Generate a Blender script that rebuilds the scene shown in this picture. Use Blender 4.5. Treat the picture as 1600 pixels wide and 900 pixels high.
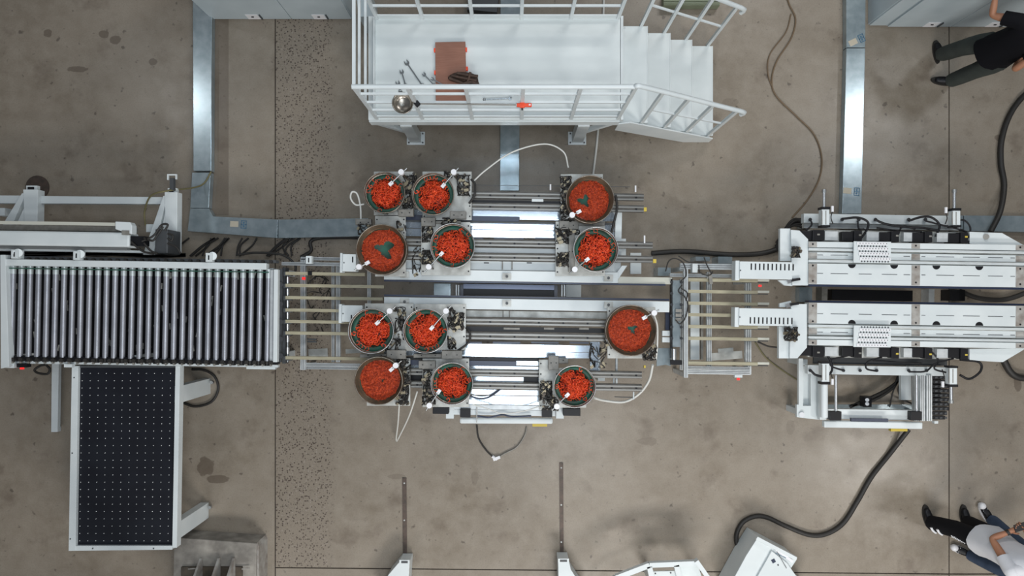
import bpy, math, random
from mathutils import Vector, Matrix, Euler
PI = math.pi
for o in list(bpy.data.objects): bpy.data.objects.remove(o)
SC = bpy.context.scene
COL = SC.collection
# ------------------------------------------------------------------ camera
F, H, NX, NY = 1080.0, 8.5, 800.0, 470.0        # focal length in px, camera height, nadir pixel
cam = bpy.data.cameras.new('camera'); cam.sensor_width = 36; cam.lens = 36 * F / 1600
cam.shift_y = (NY - 450) / 1600; cam.clip_end = 100
co = bpy.data.objects.new('camera', cam); co.location = (0, 0, H); COL.objects.link(co); SC.camera = co
# ------------------------------------------------------------------ world + lamps
w = bpy.data.worlds.new('hall'); SC.world = w; w.use_nodes = True
w.node_tree.nodes['Background'].inputs[0].default_value = (0.80, 0.86, 0.95, 1)
w.node_tree.nodes['Background'].inputs[1].default_value = 0.12
def lamp(name, x, y, z, sx, sy, power, col=(1, 1, 1), rot=(0, 0, 0)):
    l = bpy.data.lights.new(name, 'AREA'); l.shape = 'RECTANGLE'; l.size = sx; l.size_y = sy
    l.energy = power; l.color = col
    o = bpy.data.objects.new(name, l); o.location = (x, y, z); o.rotation_euler = rot; COL.objects.link(o)
lamp('hall_or_fill_lamp', 0.1, -0.3, 9.7, 2.6, 4.4, 330, (0.84, 0.92, 1))
lamp('hall_or_fill_lamp', 0.0, 4.0, 9.6, 0.9, 0.9, 60, (0.70, 0.85, 1))
lamp('hall_or_fill_lamp', -8.5, 5.2, 9.6, 0.35, 0.35, 50, (0.95, 0.98, 1))
lamp('hall_or_fill_lamp', 9.0, 4.5, 9.6, 0.8, 1.2, 120, (0.95, 0.98, 1))
lamp('hall_or_fill_lamp', 1.8, -3.9, 9.6, 1.0, 1.0, 110, (1, 0.98, 0.95))
lamp('hall_or_fill_lamp', 9.2, -4.2, 9.6, 2.0, 1.4, 260, (1, 0.97, 0.93))
for hx, hy, hp in ((-5.5, 9.6, 40), (5.0, 9.6, 430), (-5.0, -9.6, 250), (3.0, -9.6, 900)):  # unseen broad fill lamps, added for soft light with reflections outside the frame
    lamp('hall_or_fill_lamp', hx, hy, 9.2, 5.0, 2.0, hp, (1, 0.98, 0.95), (math.radians(30 if hy < 0 else -30), 0, 0))
SC.view_settings.view_transform = 'Standard'; SC.view_settings.look = 'None'
SC.view_settings.gamma = 1; SC.view_settings.use_curve_mapping = False
SC.view_settings.exposure = -0.22

# ------------------------------------------------------------------ materials
def mat(name, c1, rough=0.5, metal=0.0, c2=None, ns=6.0, rv=0.0, bump=0.0, stretch=None, spec=0.5, emit=None, es=1.0, thr=(0.35, 0.65)):
    m = bpy.data.materials.new(name); m.use_nodes = True
    nt = m.node_tree; b = nt.nodes['Principled BSDF']
    b.inputs['Roughness'].default_value = rough; b.inputs['Metallic'].default_value = metal
    b.inputs['Specular IOR Level'].default_value = spec
    b.inputs['Base Color'].default_value = (*c1, 1)
    if c2 or bump or rv:
        tc = nt.nodes.new('ShaderNodeNewGeometry'); mp = nt.nodes.new('ShaderNodeMapping')
        nt.links.new(tc.outputs['Position'], mp.inputs[0])
        if stretch: mp.inputs['Scale'].default_value = stretch
        n = nt.nodes.new('ShaderNodeTexNoise'); n.inputs['Scale'].default_value = ns; n.inputs['Detail'].default_value = 6
        nt.links.new(mp.outputs[0], n.inputs['Vector'])
        if c2:
            r = nt.nodes.new('ShaderNodeValToRGB'); r.color_ramp.elements[0].position = thr[0]; r.color_ramp.elements[1].position = thr[1]
            r.color_ramp.elements[0].color = (*c1, 1); r.color_ramp.elements[1].color = (*c2, 1)
            nt.links.new(n.outputs['Fac'], r.inputs[0]); nt.links.new(r.outputs[0], b.inputs['Base Color'])
        if rv:
            mr = nt.nodes.new('ShaderNodeMapRange'); mr.inputs[3].default_value = rough - rv; mr.inputs[4].default_value = rough + rv
            nt.links.new(n.outputs['Fac'], mr.inputs[0]); nt.links.new(mr.outputs[0], b.inputs['Roughness'])
        if bump:
            bp = nt.nodes.new('ShaderNodeBump'); bp.inputs['Strength'].default_value = bump; bp.inputs['Distance'].default_value = 0.01
            nt.links.new(n.outputs['Fac'], bp.inputs['Height']); nt.links.new(bp.outputs[0], b.inputs['Normal'])
    if emit:
        b.inputs['Emission Color'].default_value = (*emit, 1); b.inputs['Emission Strength'].default_value = es
    return m
WH = mat('white_paint', (0.70, 0.745, 0.75), 0.38, 0, (0.63, 0.68, 0.69), 3, 0.08)
WD = mat('deck_paint', (0.69, 0.74, 0.74), 0.5, 0, (0.64, 0.69, 0.69), 2.5, 0.1, 0, (1, 2, 1))
GW = mat('grey_white_plate', (0.58, 0.59, 0.56), 0.42, 0.1, (0.36, 0.36, 0.335), 8, 0.1)
CB = mat('cabinet_paint', (0.50, 0.57, 0.60), 0.4, 0, (0.45, 0.52, 0.55), 3)
GV = mat('galvanised_sheet', (0.33, 0.40, 0.43), 0.21, 0.55, (0.42, 0.49, 0.52), 10, 0.05, 0.03)
AL = mat('aluminium', (0.66, 0.69, 0.70), 0.4, 0.35, (0.54, 0.57, 0.58), 14)
ALD = mat('aluminium_groove', (0.16, 0.17, 0.175), 0.5, 0.3)
ST = mat('rail_steel', (0.15, 0.14, 0.122), 0.5, 0.5, (0.085, 0.078, 0.07), 12, 0, 0, (1, 8, 1))
STL = mat('bright_steel', (0.42, 0.43, 0.43), 0.36, 0.8)
TRK = mat('ground_track', (0.24, 0.235, 0.22), 0.40, 0.7)
CH = mat('chrome', (0.66, 0.67, 0.68), 0.3, 0.9)
LAD = mat('ladle_steel', (0.40, 0.37, 0.33), 0.28, 0.9, (0.28, 0.25, 0.21), 14)
COL_ = mat('collar_zinc', (0.55, 0.60, 0.60), 0.45, 0.5)
PLT = mat('polished_plate', (0.62, 0.70, 0.78), 0.12, 0.75, (0.50, 0.58, 0.67), 20, 0.03)
RO = mat('roller_zinc', (0.42, 0.43, 0.47), 0.4, 0.6, (0.34, 0.35, 0.385), 5, 0.05)
BK = mat('black_plastic', (0.009, 0.009, 0.011), 0.42, spec=0.3)
RB = mat('black_rubber', (0.022, 0.020, 0.018), 0.55)
DB = mat('dark_blue_part', (0.025, 0.035, 0.07), 0.35)
DG = mat('dark_grey', (0.06, 0.065, 0.07), 0.5)
MG = mat('taupe_block', (0.27, 0.26, 0.235), 0.5, 0.2, (0.20, 0.19, 0.17), 18)
BE = mat('beige_bar', (0.40, 0.37, 0.26), 0.5, 0, (0.32, 0.29, 0.20), 6, 0, 0, (1, 6, 1))
CR = mat('cream_bar', (0.55, 0.55, 0.48), 0.45)
RED = mat('orange_red_plastic', (0.95, 0.12, 0.03), 0.4, 0, (0.60, 0.038, 0.012), 34)
REDD = mat('deep_red_plastic', (0.66, 0.085, 0.018), 0.55, 0, (0.34, 0.032, 0.010), 45)
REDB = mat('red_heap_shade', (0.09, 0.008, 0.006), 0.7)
GN = mat('green_lining', (0.010, 0.105, 0.068), 0.6, 0, (0.03, 0.055, 0.04), 9)
BR = mat('bowl_metal_stained', (0.20, 0.125, 0.075), 0.3, 0.6, (0.10, 0.085, 0.06), 14, 0.05)
BS = mat('bowl_metal', (0.30, 0.28, 0.235), 0.38, 0.6, (0.15, 0.11, 0.085), 11, 0.05)
BRS = mat('brass_fitting', (0.26, 0.22, 0.15), 0.4, 0.7)
CPX = mat('sensor_white', (0.80, 0.80, 0.82), 0.4)
HOSE = mat('white_hose', (0.66, 0.66, 0.62), 0.45)
OIL = mat('oily_dirt', (0.05, 0.04, 0.03), 0.5, 0, (0.09, 0.07, 0.05), 10)
CRD = mat('brown_cord', (0.16, 0.11, 0.065), 0.6)
OLV = mat('olive_cord', (0.17, 0.15, 0.07), 0.6)
TB = mat('table_black', (0.012, 0.014, 0.020), 0.5, 0, (0.009, 0.010, 0.015), 3, spec=0.25)
DOT = mat('ball_steel', (0.7, 0.72, 0.72), 0.3, 0.5)
CC = mat('plinth_concrete', (0.38, 0.355, 0.315), 0.8, 0, (0.19, 0.175, 0.155), 5, 0, 0.3)
PW = mat('column_paint', (0.42, 0.41, 0.385), 0.5, 0, (0.24, 0.21, 0.185), 9)
RS = mat('brown_steel_strip', (0.105, 0.075, 0.06), 0.5, 0.3, (0.07, 0.055, 0.045), 20)
CARD = mat('brown_board', (0.30, 0.14, 0.095), 0.6, 0, (0.26, 0.115, 0.075), 8, 0, 0, (1, 12, 1))
ORG_ = mat('orange_grip', (0.85, 0.075, 0.02), 0.4)
CLO = mat('dark_brown_leather', (0.045, 0.026, 0.018), 0.7, 0, (0.085, 0.05, 0.035), 20, 0, 0.5)
TOOL = mat('tool_steel', (0.32, 0.33, 0.33), 0.3, 0.9)
YL = mat('yellow', (0.60, 0.45, 0.06), 0.5)
GRP = mat('pale_green_paint', (0.22, 0.25, 0.17), 0.5)
SK = mat('skin', (0.42, 0.20, 0.115), 0.5, 0, (0.38, 0.17, 0.095), 8)
SHB = mat('black_cotton', (0.006, 0.006, 0.008), 0.9, spec=0.15)
SHW = mat('white_cotton', (0.66, 0.67, 0.70), 0.8, 0, (0.60, 0.61, 0.65), 4, 0, 0.6)
TRG = mat('grey_green_trousers', (0.040, 0.048, 0.042), 0.85, 0, (0.03, 0.036, 0.032), 6, 0, 0.5)
TRB = mat('black_trousers', (0.007, 0.007, 0.009), 0.85, spec=0.2)
JN = mat('blue_denim', (0.045, 0.07, 0.12), 0.85, 0, (0.03, 0.05, 0.09), 9, 0, 0.4)
HR = mat('black_hair', (0.01, 0.009, 0.008), 0.6)
LEDR = mat('red_led', (0.8, 0.02, 0.02), 0.4, emit=(1, 0.02, 0.02), es=1.5)
STK = mat('paper_sticker', (0.52, 0.47, 0.37), 0.7)
BLU = mat('blue_mark', (0.06, 0.15, 0.24), 0.6)

def floor_mat(name, aggr):
    m = bpy.data.materials.new(name); m.use_nodes = True; nt = m.node_tree; L = nt.links.new
    b = nt.nodes['Principled BSDF']; g = nt.nodes.new('ShaderNodeNewGeometry')
    def noise(s, d=6, r=0.55, st=None):
        n = nt.nodes.new('ShaderNodeTexNoise'); n.inputs['Scale'].default_value = s; n.inputs['Detail'].default_value = d; n.inputs['Roughness'].default_value = r
        if st:
            mp = nt.nodes.new('ShaderNodeMapping'); mp.inputs['Scale'].default_value = st; L(g.outputs['Position'], mp.inputs[0]); L(mp.outputs[0], n.inputs['Vector'])
        else: L(g.outputs['Position'], n.inputs['Vector'])
        return n.outputs['Fac']
    def ramp(f, a, c, pa, pc):
        r = nt.nodes.new('ShaderNodeValToRGB'); r.color_ramp.elements[0].position = pa; r.color_ramp.elements[1].position = pc
        r.color_ramp.elements[0].color = (*a, 1); r.color_ramp.elements[1].color = (*c, 1); L(f, r.inputs[0]); return r.outputs[0]
    def mix(f, a, c, bt='MIX'):
        x = nt.nodes.new('ShaderNodeMix'); x.data_type = 'RGBA'; x.blend_type = bt
        if isinstance(f, float): x.inputs[0].default_value = f
        else: L(f, x.inputs[0])
        for v, i in ((a, 6), (c, 7)):
            if isinstance(v, tuple): x.inputs[i].default_value = (*v, 1)
            else: L(v, x.inputs[i])
        return x.outputs[2]
    def math_(op, a, c=None, cl=False):
        x = nt.nodes.new('ShaderNodeMath'); x.operation = op; x.use_clamp = cl
        for v, i in ((a, 0), (c, 1)):
            if v is None: continue
            if isinstance(v, (int, float)): x.inputs[i].default_value = v
            else: L(v, x.inputs[i])
        return x.outputs[0]
    base = ramp(noise(0.9), (0.196, 0.162, 0.122), (0.285, 0.245, 0.197), 0.3, 0.7)
    base = mix(ramp(noise(5, 8, 0.65), (0, 0, 0), (1, 1, 1), 0.35, 0.75), base, (0.300, 0.262, 0.213))
    # dirt blotches, small dark spots and fine grain
    base = mix(ramp(noise(2.3, 4, 0.6), (0, 0, 0), (0.55, 0.55, 0.55), 0.57, 0.72), base, (0.13, 0.10, 0.075))
    base = mix(ramp(noise(11, 2, 0.5), (0, 0, 0), (0.7, 0.7, 0.7), 0.67, 0.74), base, (0.085, 0.068, 0.055))
    base = mix(ramp(noise(60, 2, 0.5), (0, 0, 0), (0.16, 0.16, 0.16), 0.45, 0.65), base, (0.12, 0.10, 0.08))
    if aggr:
        sp = nt.nodes.new('ShaderNodeSeparateXYZ'); L(g.outputs['Position'], sp.inputs[0])
        d = math_('ADD', sp.outputs[0], math_('MULTIPLY', noise(1.6), 0.25))
        msk = math_('MULTIPLY', math_('SUBTRACT', -2.05, d), 9.0, True)
        v = nt.nodes.new('ShaderNodeTexVoronoi'); v.inputs['Scale'].default_value = 40; L(g.outputs['Position'], v.inputs['Vector'])
        v2 = nt.nodes.new('ShaderNodeTexVoronoi'); v2.inputs['Scale'].default_value = 62; L(g.outputs['Position'], v2.inputs['Vector'])
        spot = ramp(v.outputs['Distance'], (1, 1, 1), (0, 0, 0), 0.32, 0.42)
        hs = nt.nodes.new('ShaderNodeSeparateColor'); L(v.outputs['Color'], hs.inputs[0])
        col = ramp(hs.outputs[0], (0.050, 0.034, 0.028), (0.30, 0.26, 0.22), 0.72, 0.78)
        few = math_('MULTIPLY', spot, math_('GREATER_THAN', hs.outputs[1], 0.30))
        ag = mix(few, (0.245, 0.208, 0.165), col)
        sp2 = ramp(v2.outputs['Distance'], (0.9, 0.9, 0.9), (0, 0, 0), 0.2, 0.3)
        ag = mix(sp2, ag, (0.135, 0.112, 0.09))
        base = mix(math_('MULTIPLY', msk, 0.85), base, ag)
    # old stains with outlines of their own, and the worn strip beside the left trunking
    s3 = nt.nodes.new('ShaderNodeSeparateXYZ'); L(g.outputs['Position'], s3.inputs[0]); nz = noise(6, 3)
    def blob(px, py, rx, ry, k, col):
        nonlocal base
        q = Vector(((px - NX) * H / F, -(py - NY) * H / F, 0)); dx = math_('DIVIDE', math_('SUBTRACT', s3.outputs[0], q.x), rx); dy = math_('DIVIDE', math_('SUBTRACT', s3.outputs[1], q.y), ry)
        d = math_('ADD', math_('MULTIPLY', dx, dx), math_('MULTIPLY', dy, dy)); d = math_('ADD', d, math_('MULTIPLY', math_('SUBTRACT', nz, 0.5), 3.0))
        base = mix(math_('MULTIPLY', math_('MULTIPLY', math_('SUBTRACT', 1.0, d), 5.0, True), k), base, col)
    if aggr:
        for a_ in ((1140, 160, .10, .05), (742, 748, .05, .08), (1010, 690, .16, .05), (1235, 668, .05, .09), (620, 745, .12, .03), (1000, 855, .03, .03)): blob(*a_, .28, (0.10, 0.075, 0.055))
    else:
        for a_ in ((163, 54, .07, .05), (180, 62, .07, .06), (75, 52, .06, .05), (322, 730, .11, .13), (338, 748, .16, .05), (120, 108, .14, .04), (240, 96, .06, .05), (1590, 600, .05, .10), (1560, 215, .05, .04)): blob(*a_, .6, (0.085, 0.062, 0.045))
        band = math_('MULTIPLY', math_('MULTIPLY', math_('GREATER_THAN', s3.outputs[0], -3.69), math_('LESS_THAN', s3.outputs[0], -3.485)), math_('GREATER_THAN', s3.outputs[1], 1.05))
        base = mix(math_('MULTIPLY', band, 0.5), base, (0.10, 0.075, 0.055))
    L(base, b.inputs['Base Color'])
    mr = nt.nodes.new('ShaderNodeMapRange'); mr.inputs[3].default_value = 0.20; mr.inputs[4].default_value = 0.42; L(noise(3.0), mr.inputs[0]); L(mr.outputs[0], b.inputs['Roughness'])
    b.inputs['Specular IOR Level'].default_value = 0.45
    return m
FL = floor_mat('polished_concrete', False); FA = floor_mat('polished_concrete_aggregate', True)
SUB = mat('joint_filler', (0.045, 0.035, 0.03), 0.9)

# ------------------------------------------------------------------ geometry helpers
TH = -0.9 * PI / 180            # the machine line runs slightly off the picture's axes
def S(z): return (H - z) / F
def W(px, py, z=0.0): return Vector(((px - NX) * S(z), -(py - NY) * S(z), z))
def Wl(pts, z): return [W(p[0], p[1], p[2] if len(p) > 2 else z) for p in pts]
class MB:
    def __init__(s): s.v = []; s.f = []; s.sm = []
    def add(s, vs, fs, smooth=False):
        n = len(s.v); s.v += [Vector(v) for v in vs]; s.f += [tuple(i + n for i in f) for f in fs]; s.sm += [smooth] * len(fs); return s
    def box(s, c, d, rz=0.0, M=None):
        R = M if M else Matrix.Rotation(rz, 3, 'Z'); c = Vector(c)
        vs = [c + R @ Vector((x * d[0] / 2, y * d[1] / 2, z * d[2] / 2)) for z in (-1, 1) for y in (-1, 1) for x in (-1, 1)]
        return s.add(vs, [(0, 2, 3, 1), (4, 5, 7, 6), (0, 1, 5, 4), (2, 6, 7, 3), (0, 4, 6, 2), (1, 3, 7, 5)])
    def pb(s, x0, y0, x1, y1, zt, t=0.03, r=TH):       # a box whose top face fills this rectangle of the photograph at height zt
        c = W((x0 + x1) / 2, (y0 + y1) / 2, zt); k = S(zt)
        return s.box((c.x, c.y, zt - t / 2), (abs(x1 - x0) * k, abs(y1 - y0) * k, t), r)
    def bar(s, a, b, w, h=None, up=(0, 0, 1)):
        a = Vector(a); b = Vector(b); h = h or w; d = b - a; L = d.length; d.normalize(); u = Vector(up)
        if abs(d.dot(u)) > 0.98: u = Vector((1, 0, 0))
        y = u.cross(d).normalized(); z = d.cross(y)
        M = Matrix((d, y, z)).transposed()
        return s.box((a + b) / 2, (L, w, h), M=M)
    def cyl(s, a, b, r0, r1=None, n=12, smooth=True, caps=True):
        a = Vector(a); b = Vector(b); r1 = r0 if r1 is None else r1; d = (b - a).normalized()
        u = Vector((0, 0, 1)) if abs(d.z) < 0.9 else Vector((1, 0, 0)); x = u.cross(d).normalized(); y = d.cross(x)
        vs = []
        for p, r in ((a, r0), (b, r1)):
            vs += [p + (x * math.cos(2 * PI * i / n) + y * math.sin(2 * PI * i / n)) * r for i in range(n)]
        s.add(vs, [(i, (i + 1) % n, n + (i + 1) % n, n + i) for i in range(n)], smooth)
        if caps: s.add(vs, [tuple(range(n))[::-1], tuple(range(n, 2 * n))])
        return s
    def tube(s, pts, r, n=6):
        pts = [Vector(p) for p in pts]; rings = []; px = None
        for i, p in enumerate(pts):
            d = (pts[min(i + 1, len(pts) - 1)] - pts[max(i - 1, 0)]).normalized()
            if px is None:
                u = Vector((0, 0, 1)) if abs(d.z) < 0.9 else Vector((1, 0, 0)); px = u.cross(d).normalized()
            px = (px - d * px.dot(d)).normalized(); py = d.cross(px)
            rings += [p + (px * math.cos(2 * PI * k / n) + py * math.sin(2 * PI * k / n)) * r for k in range(n)]
        fs = [(i * n + k, i * n + (k + 1) % n, (i + 1) * n + (k + 1) % n, (i + 1) * n + k) for i in range(len(pts) - 1) for k in range(n)]
        s.add(rings, fs, True); m = (len(pts) - 1) * n
        s.add(rings, [tuple(range(n))[::-1], tuple(range(m, m + n))]); return s
    def lathe(s, prof, c, n=40, smooth=True, close=False):
        c = Vector(c); vs = [c + Vector((r * math.cos(2 * PI * i / n), r * math.sin(2 * PI * i / n), z)) for r, z in prof for i in range(n)]
        m = len(prof); fs = [(j * n + i, j * n + (i + 1) % n, (j + 1) * n + (i + 1) % n, (j + 1) * n + i) for j in range(m - 1) for i in range(n)]
        return s.add(vs, fs, smooth)
    def prism(s, poly, z0, z1):
        n = len(poly); vs = [(p[0], p[1], z0) for p in poly] + [(p[0], p[1], z1) for p in poly]
        a = sum(poly[i][0] * poly[(i + 1) % n][1] - poly[(i + 1) % n][0] * poly[i][1] for i in range(n))
        up = tuple(range(n, 2 * n)); dn = tuple(range(n))
        if a > 0: s.add(vs, [up, dn[::-1]] + [(i, (i + 1) % n, n + (i + 1) % n, n + i) for i in range(n)])
        else: s.add(vs, [up[::-1], dn] + [(i, n + i, n + (i + 1) % n, (i + 1) % n) for i in range(n)])
        return s
    def pprism(s, poly, zt, t): return s.prism([W(x, y, zt)[:2] for x, y in poly], zt - t, zt)
    def build(s, name, m, parent=None, bevel=0.0):
        if not s.v: return None
        if parent is None:
            xs = [v.x for v in s.v]; ys = [v.y for v in s.v]; zs = [v.z for v in s.v]
            org = Vector(((min(xs) + max(xs)) / 2, (min(ys) + max(ys)) / 2, min(zs)))
        else: org = ORG[parent.name]
        me = bpy.data.meshes.new(name); me.from_pydata([v - org for v in s.v], [], s.f)
        me.polygons.foreach_set('use_smooth', s.sm); me.materials.append(m); me.update()
        o = bpy.data.objects.new(name, me); COL.objects.link(o); ORG[o.name] = org
        if parent is None: o.location = org
        else: o.parent = parent
        if bevel:
            b = o.modifiers.new('bevel', 'BEVEL'); b.width = bevel; b.segments = 2; b.limit_method = 'ANGLE'
        return o
ORG = {}
def tag(o, label=None, cat=None, group=None, kind=None):
    for k, v in (('label', label), ('category', cat), ('group', group), ('kind', kind)):
        if v: o[k] = v
    return o
def T(name, loc, label=None, cat=None, group=None, kind=None):
    o = bpy.data.objects.new(name, None); o.empty_display_size = 0.2; o.location = loc; COL.objects.link(o); ORG[o.name] = Vector(loc)
    return tag(o, label, cat, group, kind)
def stuff(o): o['kind'] = 'stuff'; return o
def smooth_path(pts, k=7):
    P = [Vector(p) for p in pts]; P = [2 * P[0] - P[1]] + P + [2 * P[-1] - P[-2]]; out = []
    for i in range(1, len(P) - 2):
        for j in range(k):
            t = j / k; a, b, c, d = P[i - 1], P[i], P[i + 1], P[i + 2]
            out.append(0.5 * ((2 * b) + (c - a) * t + (2 * a - 5 * b + 4 * c - d) * t * t + (3 * b - a - 3 * c + d) * t ** 3))
    out.append(P[-2]); return out
def hose(pts, z, r, name='cable', m=None, parent=None, n=7, k=7):
    return MB().tube(smooth_path(Wl(pts, z), k), r, n).build(name, m or RB, parent)
def clutter(parent, rect, z, n, seed, cab=True, sub=None):
    """black leads and small brass and black fittings crowded on a plate"""
    rnd = random.Random(seed); x0, y0, x1, y1 = rect; a = MB(); b = MB(); c = MB(); n = int(n * 1.5)
    for i in range(n):
        x = rnd.uniform(x0, x1); y = rnd.uniform(y0, y1)
        p = [(x, y, z + 0.01)]
        for j in range(3):
            x = min(x1, max(x0, x + rnd.uniform(-12, 12))); y = min(y1, max(y0, y + rnd.uniform(-14, 14))); p.append((x, y, z + rnd.uniform(0.01, 0.07)))
        a.tube(smooth_path(Wl(p, z), 4), rnd.uniform(0.004, 0.008), 5)
    for i in range(n):
        q = W(rnd.uniform(x0, x1), rnd.uniform(y0, y1), z); s_ = rnd.uniform(0.014, 0.036); h = rnd.uniform(0.02, 0.06)
        t = (b if i % 3 == 0 else c)
        if i % 3: t.cyl((q.x, q.y, z), (q.x, q.y, z + h), s_ / 2, n=8)
        else: t.box((q.x, q.y, z + h / 2), (s_ * 1.5, s_, h), rnd.uniform(0, 1))
    stuff(a.build('wiring', RB, parent)); b.build('fittings', BRS, parent) and stuff(COL.objects[-1]); o = c.build('fittings', OIL, parent)
    if o: stuff(o)

# ================================================================== THE SETTING
sub = MB(); sub.box((0, 0, -0.09), (26, 20, 0.14)); fl = sub.build('floor', SUB); fl['kind'] = 'structure'
def slab(px, m):
    MB().prism([W(x, y, 0)[:2] for x, y in px], -0.03, 0.0).build('slab', m, fl)
xa, xb, xc, xd = -850, 430, 1483, 2450; ya, yb = -800, 1700
def yl(x): return 887 + (x - 430) * 0.0095
g = 0.9
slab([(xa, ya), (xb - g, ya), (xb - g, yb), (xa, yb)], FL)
slab([(xb + g, ya), (xc - g, ya), (xc - g, yl(xc) - g), (xb + g, yl(xb) - g)], FA)
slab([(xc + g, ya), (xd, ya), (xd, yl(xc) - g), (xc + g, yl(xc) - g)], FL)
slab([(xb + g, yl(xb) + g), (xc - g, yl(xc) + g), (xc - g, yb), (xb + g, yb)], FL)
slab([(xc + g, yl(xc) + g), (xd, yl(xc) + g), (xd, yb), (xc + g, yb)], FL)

# ---- cable trunking on the floor
def trunk(label, segs, stickers=()):
    t = T('cable_trunking', W(*segs[0][0], 0), label, 'cable trunking', 'galvanised cable trunking on the floor')
    for s_ in segs: MB().pprism(s_, 0.10, 0.097).build('trunking_section', GV, t, 0.004)
    for s_ in segs:
        (x0, y0), (x1, y1) = s_[0], s_[2]
    for (x, y, a) in stickers:
        q = W(x, y, 0.102); MB().box((q.x, q.y, 0.1015), (0.10, 0.07, 0.002), a).build('sticker', STK, t)
        d = Vector((math.cos(a), math.sin(a))) * 0.115
        bm = MB(); cx, cy = q.x + d.x, q.y + d.y; R = Matrix.Rotation(a, 3, 'Z')
        for ox, oy, sx, sy in ((-0.03, 0, 0.008, 0.09), (0.03, 0, 0.008, 0.09), (0, 0.045, 0.068, 0.008), (0, -0.045, 0.068, 0.008), (0, 0, 0.068, 0.008), (0, 0.02, 0.02, 0.02), (0, -0.02, 0.02, 0.02)):
            v = R @ Vector((ox, oy, 0)); bm.box((cx + v.x, cy + v.y, 0.1015), (sx, sy, 0.002), a)
        bm.build('printed_mark', BLU, t)
    return t
trunk('galvanised cable trunking running down the left floor and turning right below the cabinet',
      [[(301, -40), (331, -40), (330, 267), (302, 267)], [(300, 269.5), (329, 269.5), (326, 325), (297, 325)],
       [(297, 325.6), (326, 325.6), (333, 338), (434, 343), (433, 372), (293, 361)], [(434.8, 343), (575, 341), (575, 369), (434.8, 372)]],
      [(366, 350, -0.05)])
trunk('galvanised cable trunking running straight under the white platform to the machine', [[(782, -60), (813, -60), (812, 170), (782, 170)], [(782, 171.5), (812, 171.5), (811, 298), (781, 298)]])
trunk('galvanised cable trunking running down the right floor beside the cabinet', [[(1322, -40), (1353, -40), (1352, 74), (1322.5, 74)], [(1322.5, 75.3), (1352, 75.3), (1346, 334), (1316, 334)]],
      [(1333, 66, 0.45), (1324, 298, -0.1)])
trunk('galvanised cable trunking running right behind the right machine to the picture edge', [[(1316, 336), (1505, 336.5), (1505, 358), (1316, 356)], [(1506.5, 336.5), (1700, 338), (1700, 364), (1506.5, 361)]])

# ---- cabinets along the top
def cabinet(label, x0, x1, ybase, doors, latches, h=1.9, depth=0.6):
    a = W(x0, ybase, 0); b = W(x1, ybase, 0); t = T('control_cabinet', ((a.x + b.x) / 2, a.y + depth / 2, 0), label, 'cabinet')
    MB().box(((a.x + b.x) / 2, a.y + 0.012 + depth / 2, h / 2), (b.x - a.x, depth, h)).build('body', CB, t, 0.005)
    for i in range(len(doors) - 1):
        p = W(doors[i], ybase, 0).x + 0.004; q = W(doors[i + 1], ybase, 0).x - 0.004
        d = MB().box(((p + q) / 2, a.y, 0.03 + (h - 0.05) / 2), (q - p, 0.022, h - 0.05)).build('door', CB, t, 0.003)
        for lx in latches:
            X = (lx - NX) * S(0)
            if p < X < q:
                MB().box((X, a.y - 0.0125, 0.10), (0.15, 0.004, 0.13)).build('latch_plate', CPX, d)
                MB().box((X, a.y - 0.018, 0.11), (0.03, 0.01, 0.012)).build('keyhole', BK, d)
                MB().box((X + 0.10, a.y - 0.02, 0.11), (0.012, 0.018, 0.12)).build('handle', DG, d)
    return t
cabinet('wide light grey cabinet at top left, beside the left cable trunking', 332, 551, 30, [332, 457, 551], [400, 502])
cabinet('light grey cabinet at the left end of the top right row, narrow door', 1356, 1383, 40, [1356, 1383], [])
cabinet('light grey double door cabinet at top right behind the person in black', 1384.5, 1640, 42, [1384.5, 1484, 1584, 1640], [1448, 1545])
tb = T('box', W(1037, 4, 0), 'pale green ribbed crate on the floor behind the stair rail', 'crate')
MB().pb(1037, -10, 1125, 8, 0.12, 0.115, 0).build('body', GRP, tb)
for k in range(3): MB().pb(1037, -4 + k * 4, 1125, -2.6 + k * 4, 0.135, 0.015, 0).build('rib', GRP, tb)
tag(MB().pprism([(556, -20), (575, -20), (583, 26), (560, 26)], 0.5, 0.5).build('steel_box', CB), 'plain grey steel box beside the left cabinet, seen behind the platform rail', 'box')
tb = tag(MB().pb(731, -10, 778, 17, 0.10, 0.095, -0.1).build('steel_box', DG), 'small dark box on the floor behind the platform, left of the trunking', 'box')

# ================================================================== SERVICE PLATFORM
pf = T('service_platform', (-0.2, 2.52, 0), 'white steel service platform with railings and four steps, standing at the top', 'platform')
dz = 1.0; yA, yB = 1.965, 3.09; xL, xR = -1.56, 1.175
dk = MB(); dk.box(((xL + xR) / 2, (yA + yB) / 2, dz - 0.02), (xR - xL, yB - yA, 0.04)); dk.build('deck', WD, pf, 0.004)
for y in (yA + 0.012, yB - 0.012): MB().box(((xL + xR) / 2, y, dz - 0.11), (xR - xL, 0.05, 0.14)).build('side_beam', WH, pf)
for x in (xL + 0.025, -0.2, xR - 0.025): MB().box((x, (yA + yB) / 2, dz - 0.115), (0.05, yB - yA - 0.08, 0.12)).build('cross_beam', WH, pf)
MB().box((xR + 0.018, (yA + yB) / 2, dz - 0.03), (0.028, yB - yA, 0.07)).build('nosing', WH, pf)
xr = -1.465; xe = 1.19; hz = 2.09
posts = [-1.465, -0.97, -0.43, 0.104, 0.64, 1.15]
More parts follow.
